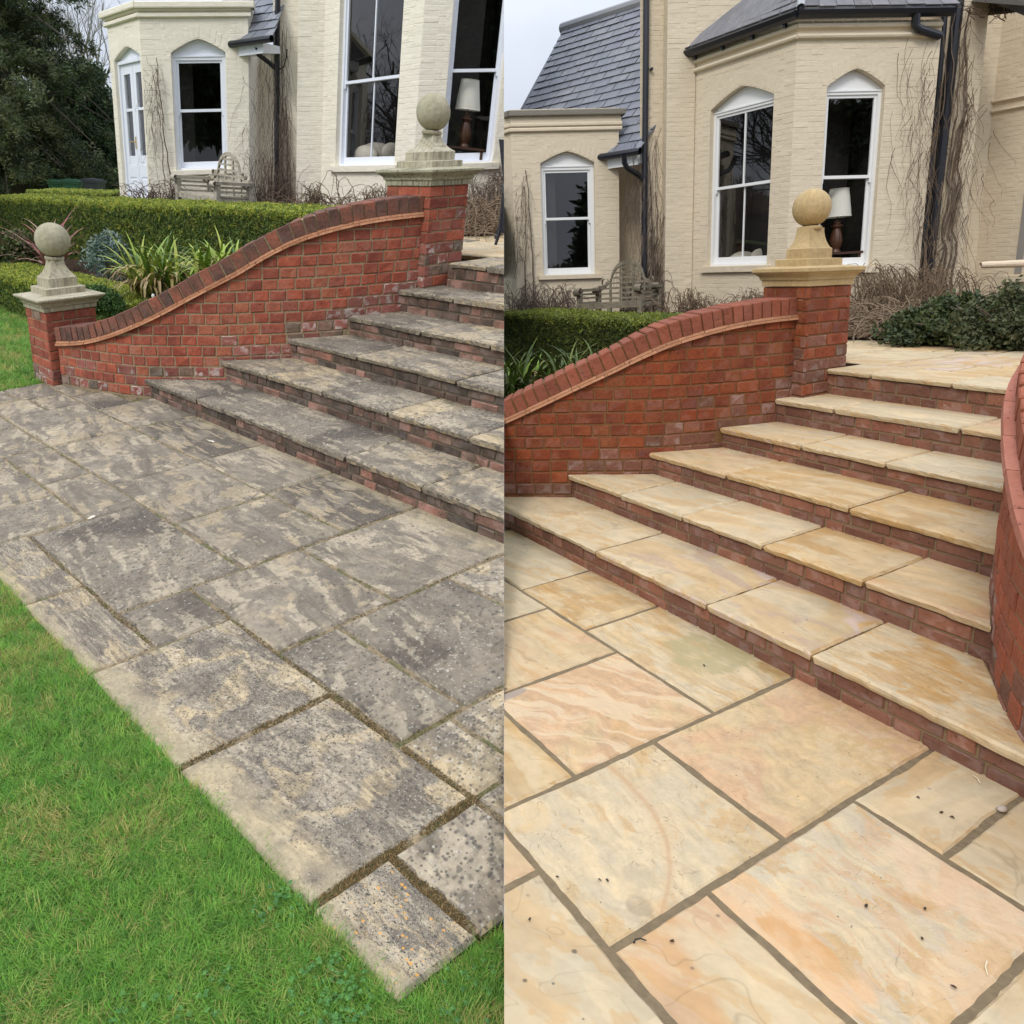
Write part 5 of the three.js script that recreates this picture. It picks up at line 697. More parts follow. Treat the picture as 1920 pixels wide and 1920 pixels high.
{
  const A = (x, y, h) => GL.P(...GL.at(x, y, h), h);
  strapPlant(GL, 'strap_leaf_plant', A(296, 545, .45), 'large strap-leaved plant with green and withered leaves in the flower bed', 'plant', { n: 250, r: .2, len: .62, w: .018, dead: .5, mats: GREENS, lean: .6 });
  strapPlant(GL, 'strap_leaf_plant', A(405, 520, .72), 'smaller bright green strap-leaved plant close behind the curved wall coping', 'plant', { n: 100, r: .17, len: .46, w: .014, dead: .2, mats: GREENS, lean: .9 });
  strapPlant(GL, 'red_cordyline', A(100, 512, .25), 'red spiky cordyline behind the short pier ball', 'plant', { n: 60, r: .08, len: .95, w: .018, dead: .12, deadM: [REDS[3]], mats: REDS, lean: .75, droop: 1.2 });
  const B = (x, y, h) => GR.P(...GR.at(x, y, h), h);
  strapPlant(GR, 'strap_leaf_plant', B(958, 760, .55), 'strap-leaved plant at the seam beside the hedge in the right half', 'plant', { n: 130, r: .2, len: .58, w: .018, dead: .2, mats: GRDK.concat(GREENS[1]), lean: .7 });
  strapPlant(GR, 'strap_leaf_plant', B(1075, 714, .75), 'low dark green strap-leaved plant over the middle of the right wall coping', 'plant', { n: 80, r: .2, len: .4, w: .013, dead: .15, mats: GRDK, lean: .9 });
  // grey-leaved shrub, small ground plants, snowdrop-like flowers
  const shrub = (S, name, p, rx, h, n, geo, cols, label, cat, o = {}) => { const T = thing(S, name, p, label, cat), ms = [], cs = []; if (o.core !== false) { const st = new G(S); for (let i = 0; i < (o.stems ?? 14); i++) { const t = rnd(0, 6.28), d = rnd(.2, 1), e = localF(stand(S, p)); st.tube([e(0, 0, 0), e(rx * .4 * d * Math.cos(t), h * .5, rx * .4 * d * Math.sin(t)), e(rx * d * Math.cos(t), h * rnd(.6, .95), rx * d * Math.sin(t))], .006, .003, 4); } part(T, 'stem', st, STEM); }
    const f = localF(stand(S, p)); for (let i = 0; i < n; i++) { const t = rnd(0, 6.28), c = R0() ** .33 * rnd(.75, 1), z = R0() ** .7, d = c * Math.sqrt(1 - (z * .95) ** 2), lump = (o.l0 ?? .8) + (o.l1 ?? .4) * fbm(Math.cos(t) * 2 + 5, z * 3 + Math.sin(t) * 2, 7, 2); ms.push(M4(f(rx * d * Math.cos(t) * lump, h * z * lump, (o.rz ?? rx) * d * Math.sin(t) * lump), Q4(), rnd(.7, 1.3) * S.k * (o.sc ?? 1))); cs.push(mixCol(cols)); } many(T, 'foliage', geo, LEAF, ms, cs); return T; };
  shrub(GL, 'grey_shrub', A(205, 530, .3), .3, .52, 230, sprig(9, .06, .009, .05, 21), [[.16, .23, .19], [.1, .17, .13], [.24, .31, .27]], 'small blue grey leafed shrub between the stone ball and the strap-leaved plant', 'shrub');
  shrub(GL, 'ground_shrub', A(35, 500, .3), .45, .4, 500, BIGLEAF, [[.1, .14, .035], [.16, .13, .06], [.07, .1, .03]], 'dark straggly low plants under the hedge at the left edge', 'shrub');
  shrub(GL, 'ground_shrub', A(345, 555, .35), .3, .2, 500, BIGLEAF, [[.1, .2, .09], [.08, .15, .08]], 'low blue green plants at the foot of the large strap-leaved plant', 'shrub', { core: false });
  shrub(GL, 'overhanging_shrub', A(185, 585, .37), .26, .2, 1300, BOXLEAF, [[.07, .15, .03], [.1, .2, .04], [.045, .1, .022]], 'dark green sprigs hanging beside the cap of the short pier', 'shrub', { sc: 1.3, rz: .2 });
  shrub(GR, 'dark_evergreen_shrub', B(1785, 640, .93), .6, .29, 2100, BIGLEAF, [[.05, .075, .02], [.065, .09, .024], [.095, .115, .035], [.03, .05, .014]], 'spreading dark green evergreen shrub at the foot of the black pipes', 'shrub', { sc: .75, rz: .4, stems: 30, l0: .35, l1: 1.2 });
  shrub(GR, 'dark_evergreen_shrub', B(1905, 648, .93), .5, .36, 1900, BIGLEAF, [[.05, .07, .022], [.08, .09, .032], [.11, .115, .048]], 'dark evergreen shrub with bare stems at the right edge of the terrace', 'shrub', { sc: .7, rz: .35, stems: 60, l0: .35, l1: 1.2 });
  for (const [x, y] of [[197, 470], [218, 480], [206, 455], [282, 566], [262, 548]]) { const p = A(x, y + 20, .3), T = thing(GL, 'white_flower', p, 'small white spring flower in the bed near the strap-leaved plant', 'flower', 'white flowers in the flower bed'), st = new G(GL), f = localF(stand(GL, p)); st.tube([f(0, 0, 0), f(.01, .12, 0), f(.03, .17, 0)], .003, .002, 4); part(T, 'stem', st, GREENS[1]); part(T, 'petals', toWorld(new THREE.SphereGeometry(.017, 8, 6).scale(1, 1.4, 1).translate(.035, .155, 0), stand(GL, p)), std(.8, .8, .74, .6)); }
}

// trees
function crown(S, T, p, n, geo, cols, shape, mat = LEAF, sc = 1) { const ms = [], cs = []; for (let i = 0; i < n; i++) { const q = shape(); if (!q) continue; ms.push(M4(p.clone().add(V(q[0], q[1], q[2]).multiplyScalar(S.k)), Q4(), rnd(.7, 1.35) * S.k * sc)); cs.push(mixCol(cols)); } many(T, 'crown', geo, mat, ms, cs); }
function branchTree(S, T, p, H, o = {}) {                                // trunk, limbs and twigs of a leafless tree
  const trunk = new G(S), tw = new G(S), k = S.k; const grow = (q, dir, len, r, dep) => { const pts = [q]; let d = dir.clone(), c = q.clone(); const n = 4; for (let i = 0; i < n; i++) { d.add(V(rnd(-1, 1), rnd(-.6, .8), rnd(-1, 1)).multiplyScalar(o.bend ?? .17)).normalize(); c = c.clone().addScaledVector(d, len / n); pts.push(c); } (dep < 2 ? trunk : tw).tube(pts, r, r * .62, dep < 2 ? 6 : dep < 4 ? 4 : 3); if (dep >= (o.dep ?? 5)) return; const m = dep === 0 ? (o.main ?? 5) : pick([2, 3, 3]); for (let i = 0; i < m; i++) { const t = dep === 0 ? rnd(o.low ?? .4, 1) : rnd(.35, 1), at = pts[Math.min(n, Math.max(1, Math.round(t * n)))], nd = d.clone().add(V(rnd(-1, 1), rnd(-.3, .7), rnd(-1, 1)).multiplyScalar(o.spread ?? .85)).normalize(); grow(at.clone(), nd, len * rnd(.5, .8), r * .6 * rnd(.7, 1), dep + 1); } };
  grow(p.clone(), V(0, 1, 0), H * .42 * k, (o.r ?? .13) * k, 0); part(T, 'trunk', trunk, o.mat ?? BAREB); part(T, 'branches', tw, o.mat ?? BAREB);
}
{
  const K = GL.k, tree = (name, x, y, label, cat = 'tree') => { const p = GL.P(...GL.at(x, y, 0), -.02); const T = thing(GL, name, p, label, cat); T.whole = true; T.foot = p; return T; };
  const D = [[.05, .075, .03], [.07, .1, .036], [.1, .125, .042], [.13, .14, .055], [.034, .054, .024]];
  // great dark conifer
  const C = tree('conifer_tree', 42, 391, 'huge dark conifer with drooping boughs filling the upper left corner'), Z = GL.px(C.foot)[2] / K; { const g = new G(GL), f = localF(stand(GL, C.foot)); g.tube([f(0, -.2, 0), f(.05, 1.2, 0), f(-.05, 4, 0), f(0, 12, 0)], .42, .2, 12); part(C, 'trunk', g, BARK); const lb = new G(GL); for (let i = 0; i < 40; i++) { const h = rnd(1.6, 11), t = rnd(0, 6.28), L = rnd(1.5, 4.2); lb.tube([f(0, h, 0), f(L * .5 * Math.cos(t), h + .3, L * .5 * Math.sin(t)), f(L * Math.cos(t), h - rnd(.2, 1.6), L * Math.sin(t))], .06, .015, 5); } part(C, 'limb', lb, BARK); }
  const boughs = []; for (let i = 0; i < 210; i++) { const h = rnd(1.3, 11.5), t = rnd(0, 6.28), L = rnd(1.6, 4.4) * (1 - Math.max(0, h - 8) * .1) * (1 + .25 * Math.cos(t * 3 + h)); boughs.push([L * Math.cos(t), h, L * Math.sin(t), rnd(.5, 1.1)]); }
  crown(GL, C, C.foot, 15000, NEEDLE, D, () => { const b = pick(boughs), t = R0() ** .6; return [b[0] * t + rnd(-.5, .5) * b[3], b[1] - t * t * .9 + rnd(-.35, .3) * b[3], b[2] * t + rnd(-.5, .5) * b[3]]; });
  { const tg = new G(GL), f = localF(stand(GL, C.foot)); for (let i = 0; i < 260; i++) { const t = rnd(1.2, 4.6), d = rnd(.8, 2.6), h = rnd(1.2, 2.6); let q = [d * Math.cos(t), h, Math.abs(d * Math.sin(t)) + .3]; const P = []; for (let k = 0; k < 5; k++) { P.push(f(...q)); q = [q[0] + rnd(-.12, .12), q[1] - rnd(.1, .3), q[2] + rnd(-.1, .1)]; } tg.tube(P, .009, .004, 3); } part(C, 'dead_twigs', tg, std(.12, .095, .075, .9)); }
  // evergreen bushes behind the bins
  const bush = (x, y, rx, h, n, label, cols) => { const T = tree('evergreen_bush', x, y, label, 'bush'), g = new G(GL), f = localF(stand(GL, T.foot)); for (let i = 0; i < 9; i++) { const t = i * .7; g.tube([f(0, 0, 0), f(rx * .4 * Math.cos(t), h * .5, rx * .4 * Math.sin(t)), f(rx * .7 * Math.cos(t), h * .85, rx * .7 * Math.sin(t))], .07, .02, 5); } part(T, 'trunk', g, BARK); const lumps = []; for (let i = 0; i < 46; i++) { const t = rnd(0, 6.28), z = R0(), d = Math.sqrt(1 - z * z * .9) * rnd(.55, 1); lumps.push([rx * d * Math.cos(t), h * z, rx * d * Math.sin(t), rnd(.3, .75)]); } crown(GL, T, T.foot, n, LAUREL, cols, () => { const l = pick(lumps), a = rnd(0, 6.28), e = Math.asin(rnd(-1, 1)), r = l[3] * R0() ** .4; return [l[0] + r * Math.cos(a) * Math.cos(e), Math.max(.1, l[1] + r * Math.sin(e)), l[2] + r * Math.sin(a) * Math.cos(e)]; }, LEAF, .8); };
  bush(120, 380, 1.9, 3.4, 4600, 'broad dark evergreen bush behind the green bins', [[.05, .08, .027], [.08, .12, .035], [.12, .16, .045], [.03, .05, .02]]);
  bush(190, 377, 2.0, 5.2, 5200, 'taller dark evergreen bush beside the house door', [[.04, .075, .028], [.065, .115, .04], [.1, .16, .05], [.028, .05, .02]]);
  bush(-10, 374, 3, 4.5, 4200, 'dark evergreen bush behind the conifer trunk at the left edge', [[.045, .065, .026], [.065, .09, .03]]);
  bush(155, 366, 4, 6, 5200, 'distant dark evergreen thicket under the bare trees', [[.045, .075, .033], [.065, .095, .042], [.09, .12, .05]]);
  for (const [x, y, H, l] of [[150, 352, 15, 'pale leafless tree rising behind the evergreen bushes'], [186, 350, 13, 'leafless tree close to the left end of the house'], [120, 348, 16, 'leafless tree partly hidden by the conifer']]) { const T = tree('bare_tree', x, y, l); branchTree(GL, T, T.foot, H, { dep: 6, r: .16, bend: .12, spread: .75, main: 7 }); }
  // what the windows mirror: a bare tree on the left lawn and dark trees behind the viewer
  R0 = rng(424); for (const [x, z, l] of [[-12.5, -13.1, 'leafless spreading tree on the lawn left of the picture, mirrored in the bay windows'], [-10.8, -12.3, 'smaller leafless tree left of the picture nearest the house, mirrored in the windows'], [-15, -13, 'leafless tree farther left of the picture, mirrored in the windows']]) { const p = V(x, -.3, z), T = thing(null, 'bare_tree', p, l, 'tree'); T.S = GL; T.whole = true; branchTree(GL, T, p, 7.5, { dep: 7, r: .16, bend: .22, spread: 1.15, main: 13, low: .12, mat: std(.05, .042, .035, .9) }); }
  for (const [x, z, h, w] of [[-17, 24, 4.4, 6], [-13, 24, 4.9, 6], [-6, 24, 5, 6], [-2, 22, 8, 6], [0.5, 21, 11, 7], [3.2, 20, 11, 6], [6, 21, 3.2, 5], [9, 20, 4, 6], [13, 21, 9, 7], [17, 20, 13, 8], [20, 21, 14, 8], [24, 20, 12, 8]]) { const p = V(x, -.2, z), T = thing(null, 'evergreen_tree', p, 'dark evergreen tree behind the viewer', 'tree', 'evergreen trees behind the viewer'); T.S = GL; T.whole = true; const g = new G(GL); g.tube([p, p.clone().add(V(0, h * .8, 0))], .25, .08, 8); part(T, 'trunk', g, BARK); crown(GL, T, p, 2600, LAUREL, D, () => { const y = R0(), r = w * .55 * Math.sqrt(R0()) * (1 - y * .75) + .2, a = rnd(0, 6.28); return [r * Math.cos(a), .4 + y * h, r * Math.sin(a)]; }, LEAF, 2.6); }
}

// bare climbers: wandering stems and twigs over a wall
function walk(pl, p0, p1, n, jit, d0 = .03, d1 = .12) { const P = [], a = pl.pix(...p0), b = pl.pix(...p1); let js = 0, jt = 0; for (let i = 0; i <= n; i++) { const t = i / n; js = js * .75 + rnd(-jit, jit); jt = jt * .75 + rnd(-jit, jit) * .6; P.push(pl.P(lerp(a[0], b[0], t) + js * Math.min(1, t * 4 + .3), lerp(a[1], b[1], t) + jt, lerp(d0, d1, vn(i * .6, js * 3, 5)))); } return P; }
function climber(S, pl, foot, label, o) {
  const T = thing(S, 'bare_climber', pl.P(...pl.pix(...foot), .08), label, 'climbing plant'), tw = new G(S), m = o.mat ?? TWIG;
  for (const [p0, p1, r, n = 14] of o.stems ?? []) { const g = new G(S); g.tube(walk(pl, p0, p1, n, .018, .04, o.d ?? .14), r, r * .5, 5); part(T, 'stem', g, STEM); }
  for (const z of o.hang ?? []) for (let i = 0, P0 = pl, pl_ = z.pl ?? pl; i < z.n; i++) { const x = rnd(z.x0, z.x1), y0 = lerp(z.y0, z.y1, R0() ** (z.bias ?? 1)), L = rnd(z.l0, z.l1), dx = rnd(-z.dx, z.dx); tw.tube(walk(pl_, [x, y0], [x + dx, Math.min(y0 + L, z.ym ?? 9999)], 8, z.j ?? .022, .02, z.d ?? .2), rnd(.002, .0048), .0015, 3); }
  for (const z of o.arcs ?? []) for (let i = 0; i < z.n; i++) { const x0 = rnd(z.x0, z.x1), w = rnd(-z.w, z.w), top = rnd(z.h0, z.h1), yb = z.y + rnd(-6, 8), P = [], d = rnd(.05, z.d ?? .5), k = rnd(.5, 1); for (let j = 0; j <= 9; j++) { const t = j / 9, q = pl.pix(x0 + w * t, yb - top * Math.sin(Math.PI * t * k), 0); P.push(pl.P(q[0] + rnd(-.02, .02), q[1] + rnd(-.02, .02), d + rnd(-.03, .03))); } tw.tube(P, rnd(.004, .009), .003, 3); }
  for (const z of o.spurs ?? []) for (let i = 0; i < z.n; i++) { const x = rnd(z.x0, z.x1), y = rnd(z.y0, z.y1); tw.tube(walk(pl, [x, y], [x + rnd(-z.l, z.l), y + rnd(-z.l, z.l)], 5, .014, .01, .06), .003, .0015, 3); }
  part(T, 'twigs', tw, m); return T;
}
{
  const { SB, NN, MM, CC, WW } = HL.planes, K = 1;
  climber(GL, SB, [300, 375], 'thin bare climber on the pale wall between the white door and its window', { stems: [[[322, 352], [294, 110], .012], [[312, 350], [290, 140], .009]], hang: [{ n: 26, x0: 284, x1: 300, y0: 115, y1: 250, l0: 30, l1: 130, dx: 16 }, { n: 10, x0: 270, x1: 300, y0: 120, y1: 240, l0: 20, l1: 60, dx: 20 }], arcs: [{ n: 150, x0: 262, x1: 345, w: 50, h0: 6, h1: 48, y: 385, d: .5 }], spurs: [{ n: 40, x0: 262, x1: 312, y0: 110, y1: 340, l: 18 }] });
  climber(GL, NN, [520, 392], 'dense bare climber hanging round the black rainwater pipe in the left half', { d: .2, stems: [[[530, 392], [528, 60], .013], [[508, 392], [515, 110], .011], [[540, 390], [534, 180], .012], [[545, 392], [538, 240], .01]], hang: [{ n: 46, x0: 508, x1: 540, y0: 35, y1: 260, l0: 60, l1: 200, dx: 30, ym: 392, d: .25, j: .035 }, { n: 60, x0: 518, x1: 550, y0: 190, y1: 330, l0: 60, l1: 180, dx: 16, ym: 393, d: .3, j: .03 }, { n: 34, x0: 484, x1: 520, y0: 60, y1: 220, l0: 50, l1: 180, dx: 26, ym: 390, d: .25, j: .04 }, { n: 16, x0: 455, x1: 500, y0: 140, y1: 280, l0: 30, l1: 120, dx: 34, ym: 390, j: .04 }], arcs: [{ n: 110, x0: 480, x1: 555, w: 40, h0: 20, h1: 110, y: 394, d: .4 }] });
  climber(GL, CC, [640, 388], 'tangle of bare twigs along the foot of the pale wall behind the curved coping', { arcs: [{ n: 190, x0: 548, x1: 735, w: 70, h0: 6, h1: 42, y: 400, d: .5 }, { n: 60, x0: 575, x1: 605, w: 26, h0: 20, h1: 62, y: 402, d: .4 }, { n: 80, x0: 690, x1: 730, w: 34, h0: 20, h1: 56, y: 402, d: .4 }, { n: 10, x0: 600, x1: 720, w: 90, h0: 50, h1: 78, y: 400, d: .2 }], mat: TWIGR });
  climber(GL, CC, [910, 430], 'mass of bare twigs behind the woven chair on the terrace', { arcs: [{ n: 300, x0: 864, x1: 955, w: 60, h0: 20, h1: 105, y: 420, d: 1.3 }, { n: 160, x0: 864, x1: 955, w: 90, h0: 4, h1: 40, y: 418, d: 1.7 }], hang: [{ n: 3, x0: 905, x1: 940, y0: 240, y1: 330, l0: 60, l1: 110, dx: 25 }] });
}
{
  const { SB, NN, CC, WW, PW: _p } = HR.planes, PW = HR.PW;
  climber(GR, SB, [985, 575], 'thin bare climber left of the small window in the right half', { stems: [[[1000, 560], [987, 320], .013], [[986, 570], [983, 350], .01]], hang: [{ n: 26, x0: 964, x1: 992, y0: 322, y1: 470, l0: 30, l1: 130, dx: 14 }], arcs: [{ n: 130, x0: 950, x1: 1070, w: 50, h0: 6, h1: 50, y: 580, d: .5 }], spurs: [{ n: 40, x0: 958, x1: 1004, y0: 320, y1: 540, l: 18 }] });
  climber(GR, NN, [1210, 590], 'dense bare climber hanging round the black rainwater pipe beside the bench', { d: .2, stems: [[[1222, 590], [1214, 250], .013], [[1198, 590], [1206, 300], .011], [[1232, 590], [1226, 360], .012]], hang: [{ n: 44, x0: 1198, x1: 1234, y0: 245, y1: 470, l0: 60, l1: 200, dx: 30, ym: 590, d: .25, j: .035 }, { n: 60, x0: 1208, x1: 1242, y0: 390, y1: 520, l0: 60, l1: 180, dx: 16, ym: 590, d: .3, j: .03 }, { n: 34, x0: 1168, x1: 1210, y0: 270, y1: 420, l0: 50, l1: 200, dx: 26, ym: 590, d: .25, j: .04 }], arcs: [{ n: 60, x0: 1165, x1: 1245, w: 40, h0: 20, h1: 80, y: 594, d: .4 }] });
  climber(GR, CC, [1330, 585], 'tangle of bare twigs at the wall foot between bench and pier in the right half', { arcs: [{ n: 150, x0: 1245, x1: 1440, w: 70, h0: 6, h1: 40, y: 594, d: .5 }, { n: 60, x0: 1268, x1: 1300, w: 26, h0: 20, h1: 58, y: 594, d: .4 }, { n: 70, x0: 1385, x1: 1420, w: 34, h0: 20, h1: 52, y: 594, d: .4 }], mat: TWIGR });
  climber(GR, PW, [1740, 600], 'old bare climber twisting up the two black pipes right of the bay window', { mat: TWIGR, d: .28, stems: [[[1752, 610], [1800, 40], .018, 26], [[1762, 610], [1806, 20], .015, 26], [[1745, 600], [1790, 90], .014, 24], [[1770, 610], [1798, 200], .018, 18], [[1710, 610], [1760, 70], .013, 24], [[1732, 600], [1780, 30], .014, 26], [[1700, 610], [1752, 160], .012, 22]], hang: [{ n: 60, x0: 1780, x1: 1808, y0: 30, y1: 420, l0: 80, l1: 240, dx: 30, ym: 615, d: .3, j: .045 }, { n: 70, x0: 1715, x1: 1775, y0: 110, y1: 440, l0: 40, l1: 160, dx: 26, ym: 615, d: .2, j: .05 }, { pl: CC, n: 46, x0: 1690, x1: 1752, y0: 80, y1: 440, l0: 40, l1: 170, dx: 30, ym: 615, j: .05 }, { pl: CC, n: 30, x0: 1712, x1: 1752, y0: 120, y1: 480, l0: 60, l1: 160, dx: 20, ym: 615, j: .04 }, { pl: CC, n: 8, x0: 1660, x1: 1700, y0: 40, y1: 300, l0: 80, l1: 200, dx: 26, ym: 615, j: .03 }, { n: 20, x0: 1790, x1: 1850, y0: 110, y1: 380, l0: 40, l1: 120, dx: 60, ym: 600 }, { n: 50, x0: 1690, x1: 1760, y0: 440, y1: 560, l0: 40, l1: 120, dx: 40, ym: 618, d: .4 }], arcs: [{ n: 24, x0: 1800, x1: 1880, w: 50, h0: 8, h1: 30, y: 40, d: .5 }, { n: 10, x0: 1650, x1: 1740, w: 70, h0: 60, h1: 180, y: 500, d: .12 }] });
  climber(GR, CC, [1650, 618], 'mass of bare twigs on the ground between the yellow pier and the dark shrub', { mat: TWIGR, arcs: [{ n: 420, x0: 1580, x1: 1745, w: 80, h0: 20, h1: 110, y: 606, d: 1.2 }, { n: 260, x0: 1580, x1: 1745, w: 110, h0: 4, h1: 50, y: 604, d: 1.8 }] });
  const litter = (S, label, x0, x1, y0, y1, h, n, m) => { const c = S.at((x0 + x1) / 2, (y0 + y1) / 2, h), T = thing(S, 'bare_climber', S.P(...c, h), label, 'climbing plant'), g = new G(S); for (let i = 0; i < n; i++) { let [a, b] = S.at(rnd(x0, x1), rnd(y0, y1), h); const P = [], an = rnd(0, 6.28), top = rnd(.02, .34) * R0(), st = rnd(.04, .12); for (let k = 0; k < 8; k++) { P.push(S.P(a, b, h + .01 + top * Math.sin(k / 7 * 3.14))); a += st * Math.cos(an) + rnd(-.04, .04); b += st * Math.sin(an) + rnd(-.04, .04); } g.tube(P, rnd(.004, .009), .003, 4); } part(T, 'twigs', g, m); };
  litter(GR, 'low bare stems lying over the soil at the far edge of the cleaned terrace', 1575, 1760, 594, 633, .94, 520, TWIGR);
  litter(GL, 'low bare stems lying over the soil behind the woven chair', 862, 960, 400, 441, .905, 380, TWIGR);
  climber(GR, CC, [1880, 620], 'bare looping stems under the shrubs at the right edge of the terrace', { mat: TWIGR, arcs: [{ n: 120, x0: 1800, x1: 1930, w: 90, h0: 10, h1: 80, y: 610, d: 1.9 }] });
}

// ---------------------------------------------------------------- furniture and small things
const gx = (S, M) => { const f = localF(M), g = new G(S); return { g, f, bx: (x0, x1, y0, y1, z0, z1) => g.bx((x, y, z) => f(x, y, z), x0, x1, y0, y1, z0, z1) }; };
const TEAK = std(1, 1, 1, .85, { map: texture(256, .5, (u, v, o) => { const k = .7 + .55 * fbm(u * 6, v * 40, 3, 4, 0); o[0] = .42 * k; o[1] = .38 * k; o[2] = .3 * k; mixc(o, .16, .15, .1, .5 * sstep(.5, .7, fbm(u * 8, v * 8, 9, 3, 8))); }), bumpMap: brickBump, bumpScale: .003 });
const TEAKR = std(.5, .47, .42, .9, { map: TEAK.map, bumpMap: brickBump, bumpScale: .003 });
function bench(S, p, yaw, label, wood = TEAK) {
  const T = thing(S, 'garden_bench', p, label, 'bench'), M = stand(S, p, yaw), W = .52, D = .29; const mk = (n, fn) => { const q = gx(S, M); fn(q); part(T, n, q.g, wood); };
  for (const x of [-W, W]) { mk('leg', q => { q.bx(x - .035, x + .035, 0, .62, D - .035, D + .035); }); mk('leg', q => q.bx(x - .035, x + .035, 0, .66, -D - .035, -D + .035)); mk('armrest', q => { q.bx(x - .05, x + .05, .6, .645, -D - .05, D + .05); for (const z of [-D, D]) q.g.tube([q.f(x - .052, .6, z + .06), q.f(x + .052, .6, z + .06)], .05, .05, 12); }); for (const y of [.5, .56, .43]) mk('side_slat', q => q.bx(x - .012, x + .012, y - .014, y + .014, -D, D)); mk('side_rail', q => q.bx(x - .022, x + .022, .34, .4, -D, D)); }
  for (let i = 0; i < 7; i++) mk('seat_slat', q => q.bx(-W, W, .4, .42, -D + .02 + i * .083, -D + .085 + i * .083)); mk('seat_rail', q => q.bx(-W, W, .33, .4, D - .02, D + .02)); mk('seat_rail', q => q.bx(-W, W, .34, .4, -D - .02, -D + .02)); mk('leg', q => q.bx(-.03, .03, 0, .34, D - .03, D + .03));
  // swept back: two shoulders and a round crest
  const prof = x => { const a = Math.abs(x); return a < .29 ? .74 + Math.sqrt(Math.max(0, .29 * .29 - a * a)) * 1.05 : a < .36 ? .74 : a < .4 ? .74 - (a - .36) * 1.2 : .68; };
  mk('crest_rail', q => { const pts = []; for (let i = 0; i <= 40; i++) { const x = -W + 2 * W * i / 40; pts.push([x, prof(x)]); } for (let i = 0; i < 40; i++) { const [a, b] = pts[i], [c, d] = pts[i + 1]; q.g.box([q.f(a, b - .06, -D - .02), q.f(c, d - .06, -D - .02), q.f(c, d, -D - .02), q.f(a, b, -D - .02), q.f(a, b - .06, -D + .02), q.f(c, d - .06, -D + .02), q.f(c, d, -D + .02), q.f(a, b, -D + .02)]); } });
  for (const x of [-.39, .39]) mk('scroll', q => q.g.tube([q.f(x, .72, -D - .024), q.f(x, .72, -D + .024)], .05, .05, 14));
  for (let y = .47; y < 1.02; y += .078) { let w = W; for (let x = 0; x < W; x += .01) if (prof(x) - .04 < y) { w = x; break; } if (w > .05) mk('back_slat', q => q.bx(-w, w, y - .014, y + .014, -D - .012, -D + .012)); }
  for (const x of [-.3, -.1, .1, .3]) mk('back_upright', q => q.bx(x - .016, x + .016, .4, prof(x) - .03, -D - .014, -D + .014));
}
bench(GL, GL.P(...GL.at(402, 402, .82), .69), -.7, 'weathered wooden bench with arched slatted back below the window in the left half');
bench(GR, GR.P(...GR.at(1160, 600, .84), .7), -.7, 'weathered wooden bench with arched slatted back beside the pipe in the right half', TEAKR);

function lampOn(S, p, label, o = {}) {
  const T = thing(S, 'table_lamp', p, label, 'table lamp'), M = stand(S, p, 0, o.sc ?? 1), wood = std(.09, .035, .018, .35);
  const base = new THREE.LatheGeometry([[.075, 0], [.08, .02], [.055, .04], [.06, .06], [.085, .12], [.09, .18], [.075, .27], [.055, .34], [.05, .36], [.085, .385], [.085, .4], [.06, .41], [.05, .43], [.055, .46], [.012, .47], [.01, .56]].map(q => new THREE.Vector2(...q)), 40); { const P = base.attributes.position; for (let i = 0; i < P.count; i++) { const x = P.getX(i), z = P.getZ(i), y = P.getY(i), a = Math.atan2(z, x), k = y > .07 && y < .34 ? 1 + .05 * Math.cos(a * 12) : 1; P.setXYZ(i, x * k, y, z * k); } base.computeVertexNormals(); } part(T, 'lamp_base', toWorld(base, M), wood);
  const sh = new THREE.CylinderGeometry(.135, .19, .4, 120, 1, true).translate(0, .72, 0), P = sh.attributes.position; for (let i = 0; i < P.count; i++) { const x = P.getX(i), z = P.getZ(i), k = 1 + .014 * Math.cos(Math.round(Math.atan2(z, x) / 6.2832 * 120) * Math.PI); P.setXYZ(i, x * k, P.getY(i), z * k); } sh.computeVertexNormals(); part(T, 'lamp_shade', toWorld(sh, M), new THREE.MeshPhysicalMaterial({ color: rgb(...(o.shade ?? [.88, .86, .76])), roughness: .9, transmission: .25, thickness: 0, side: THREE.DoubleSide }));
  for (const [y, r] of [[.92, .137], [.52, .192]]) part(T, 'shade_rim', toWorld(new THREE.TorusGeometry(r, .005, 6, 60).rotateX(Math.PI / 2).translate(0, y, 0), M), std(.72, .7, .6, .8));
}
function tableAt(S, p, w, d, h, label) { const T = thing(S, 'side_table', p, label, 'table'), M = stand(S, p), wd = std(.05, .022, .012, .4); { const q = gx(S, M); q.bx(-w, w, -.03, 0, -d, d); part(T, 'table_top', q.g, wd); } for (const x of [-w + .04, w - .04]) for (const z of [-d + .04, d - .04]) { const q = gx(S, M); q.bx(x - .02, x + .02, -h, -.03, z - .02, z + .02); part(T, 'leg', q.g, wd); } }
function sofa(S, p, yaw, label, w = .5) { const T = thing(S, 'sofa', p, label, 'sofa'), M = stand(S, p, yaw), fab = std(.5, .46, .38, .95), dk = std(.16, .13, .11, .95), put = (n, geo, m) => part(T, n, toWorld(geo, M), m); const rb = (a, b, c, x, y, z) => new THREE.SphereGeometry(1, 20, 12).scale(a, b, c).translate(x, y, z); { const q = gx(S, M); q.bx(-w, w, -.6, -.25, -.3, .3); part(T, 'seat', q.g, fab); } put('backrest', rb(w, .2, .13, 0, -.06, -.2), fab); put('armrest', rb(.13, .16, .3, -w, -.08, 0), fab); put('cushion', rb(.2, .16, .09, .12, .0, .02), fab); put('cushion', rb(.15, .13, .07, .32, .0, .08), dk); }
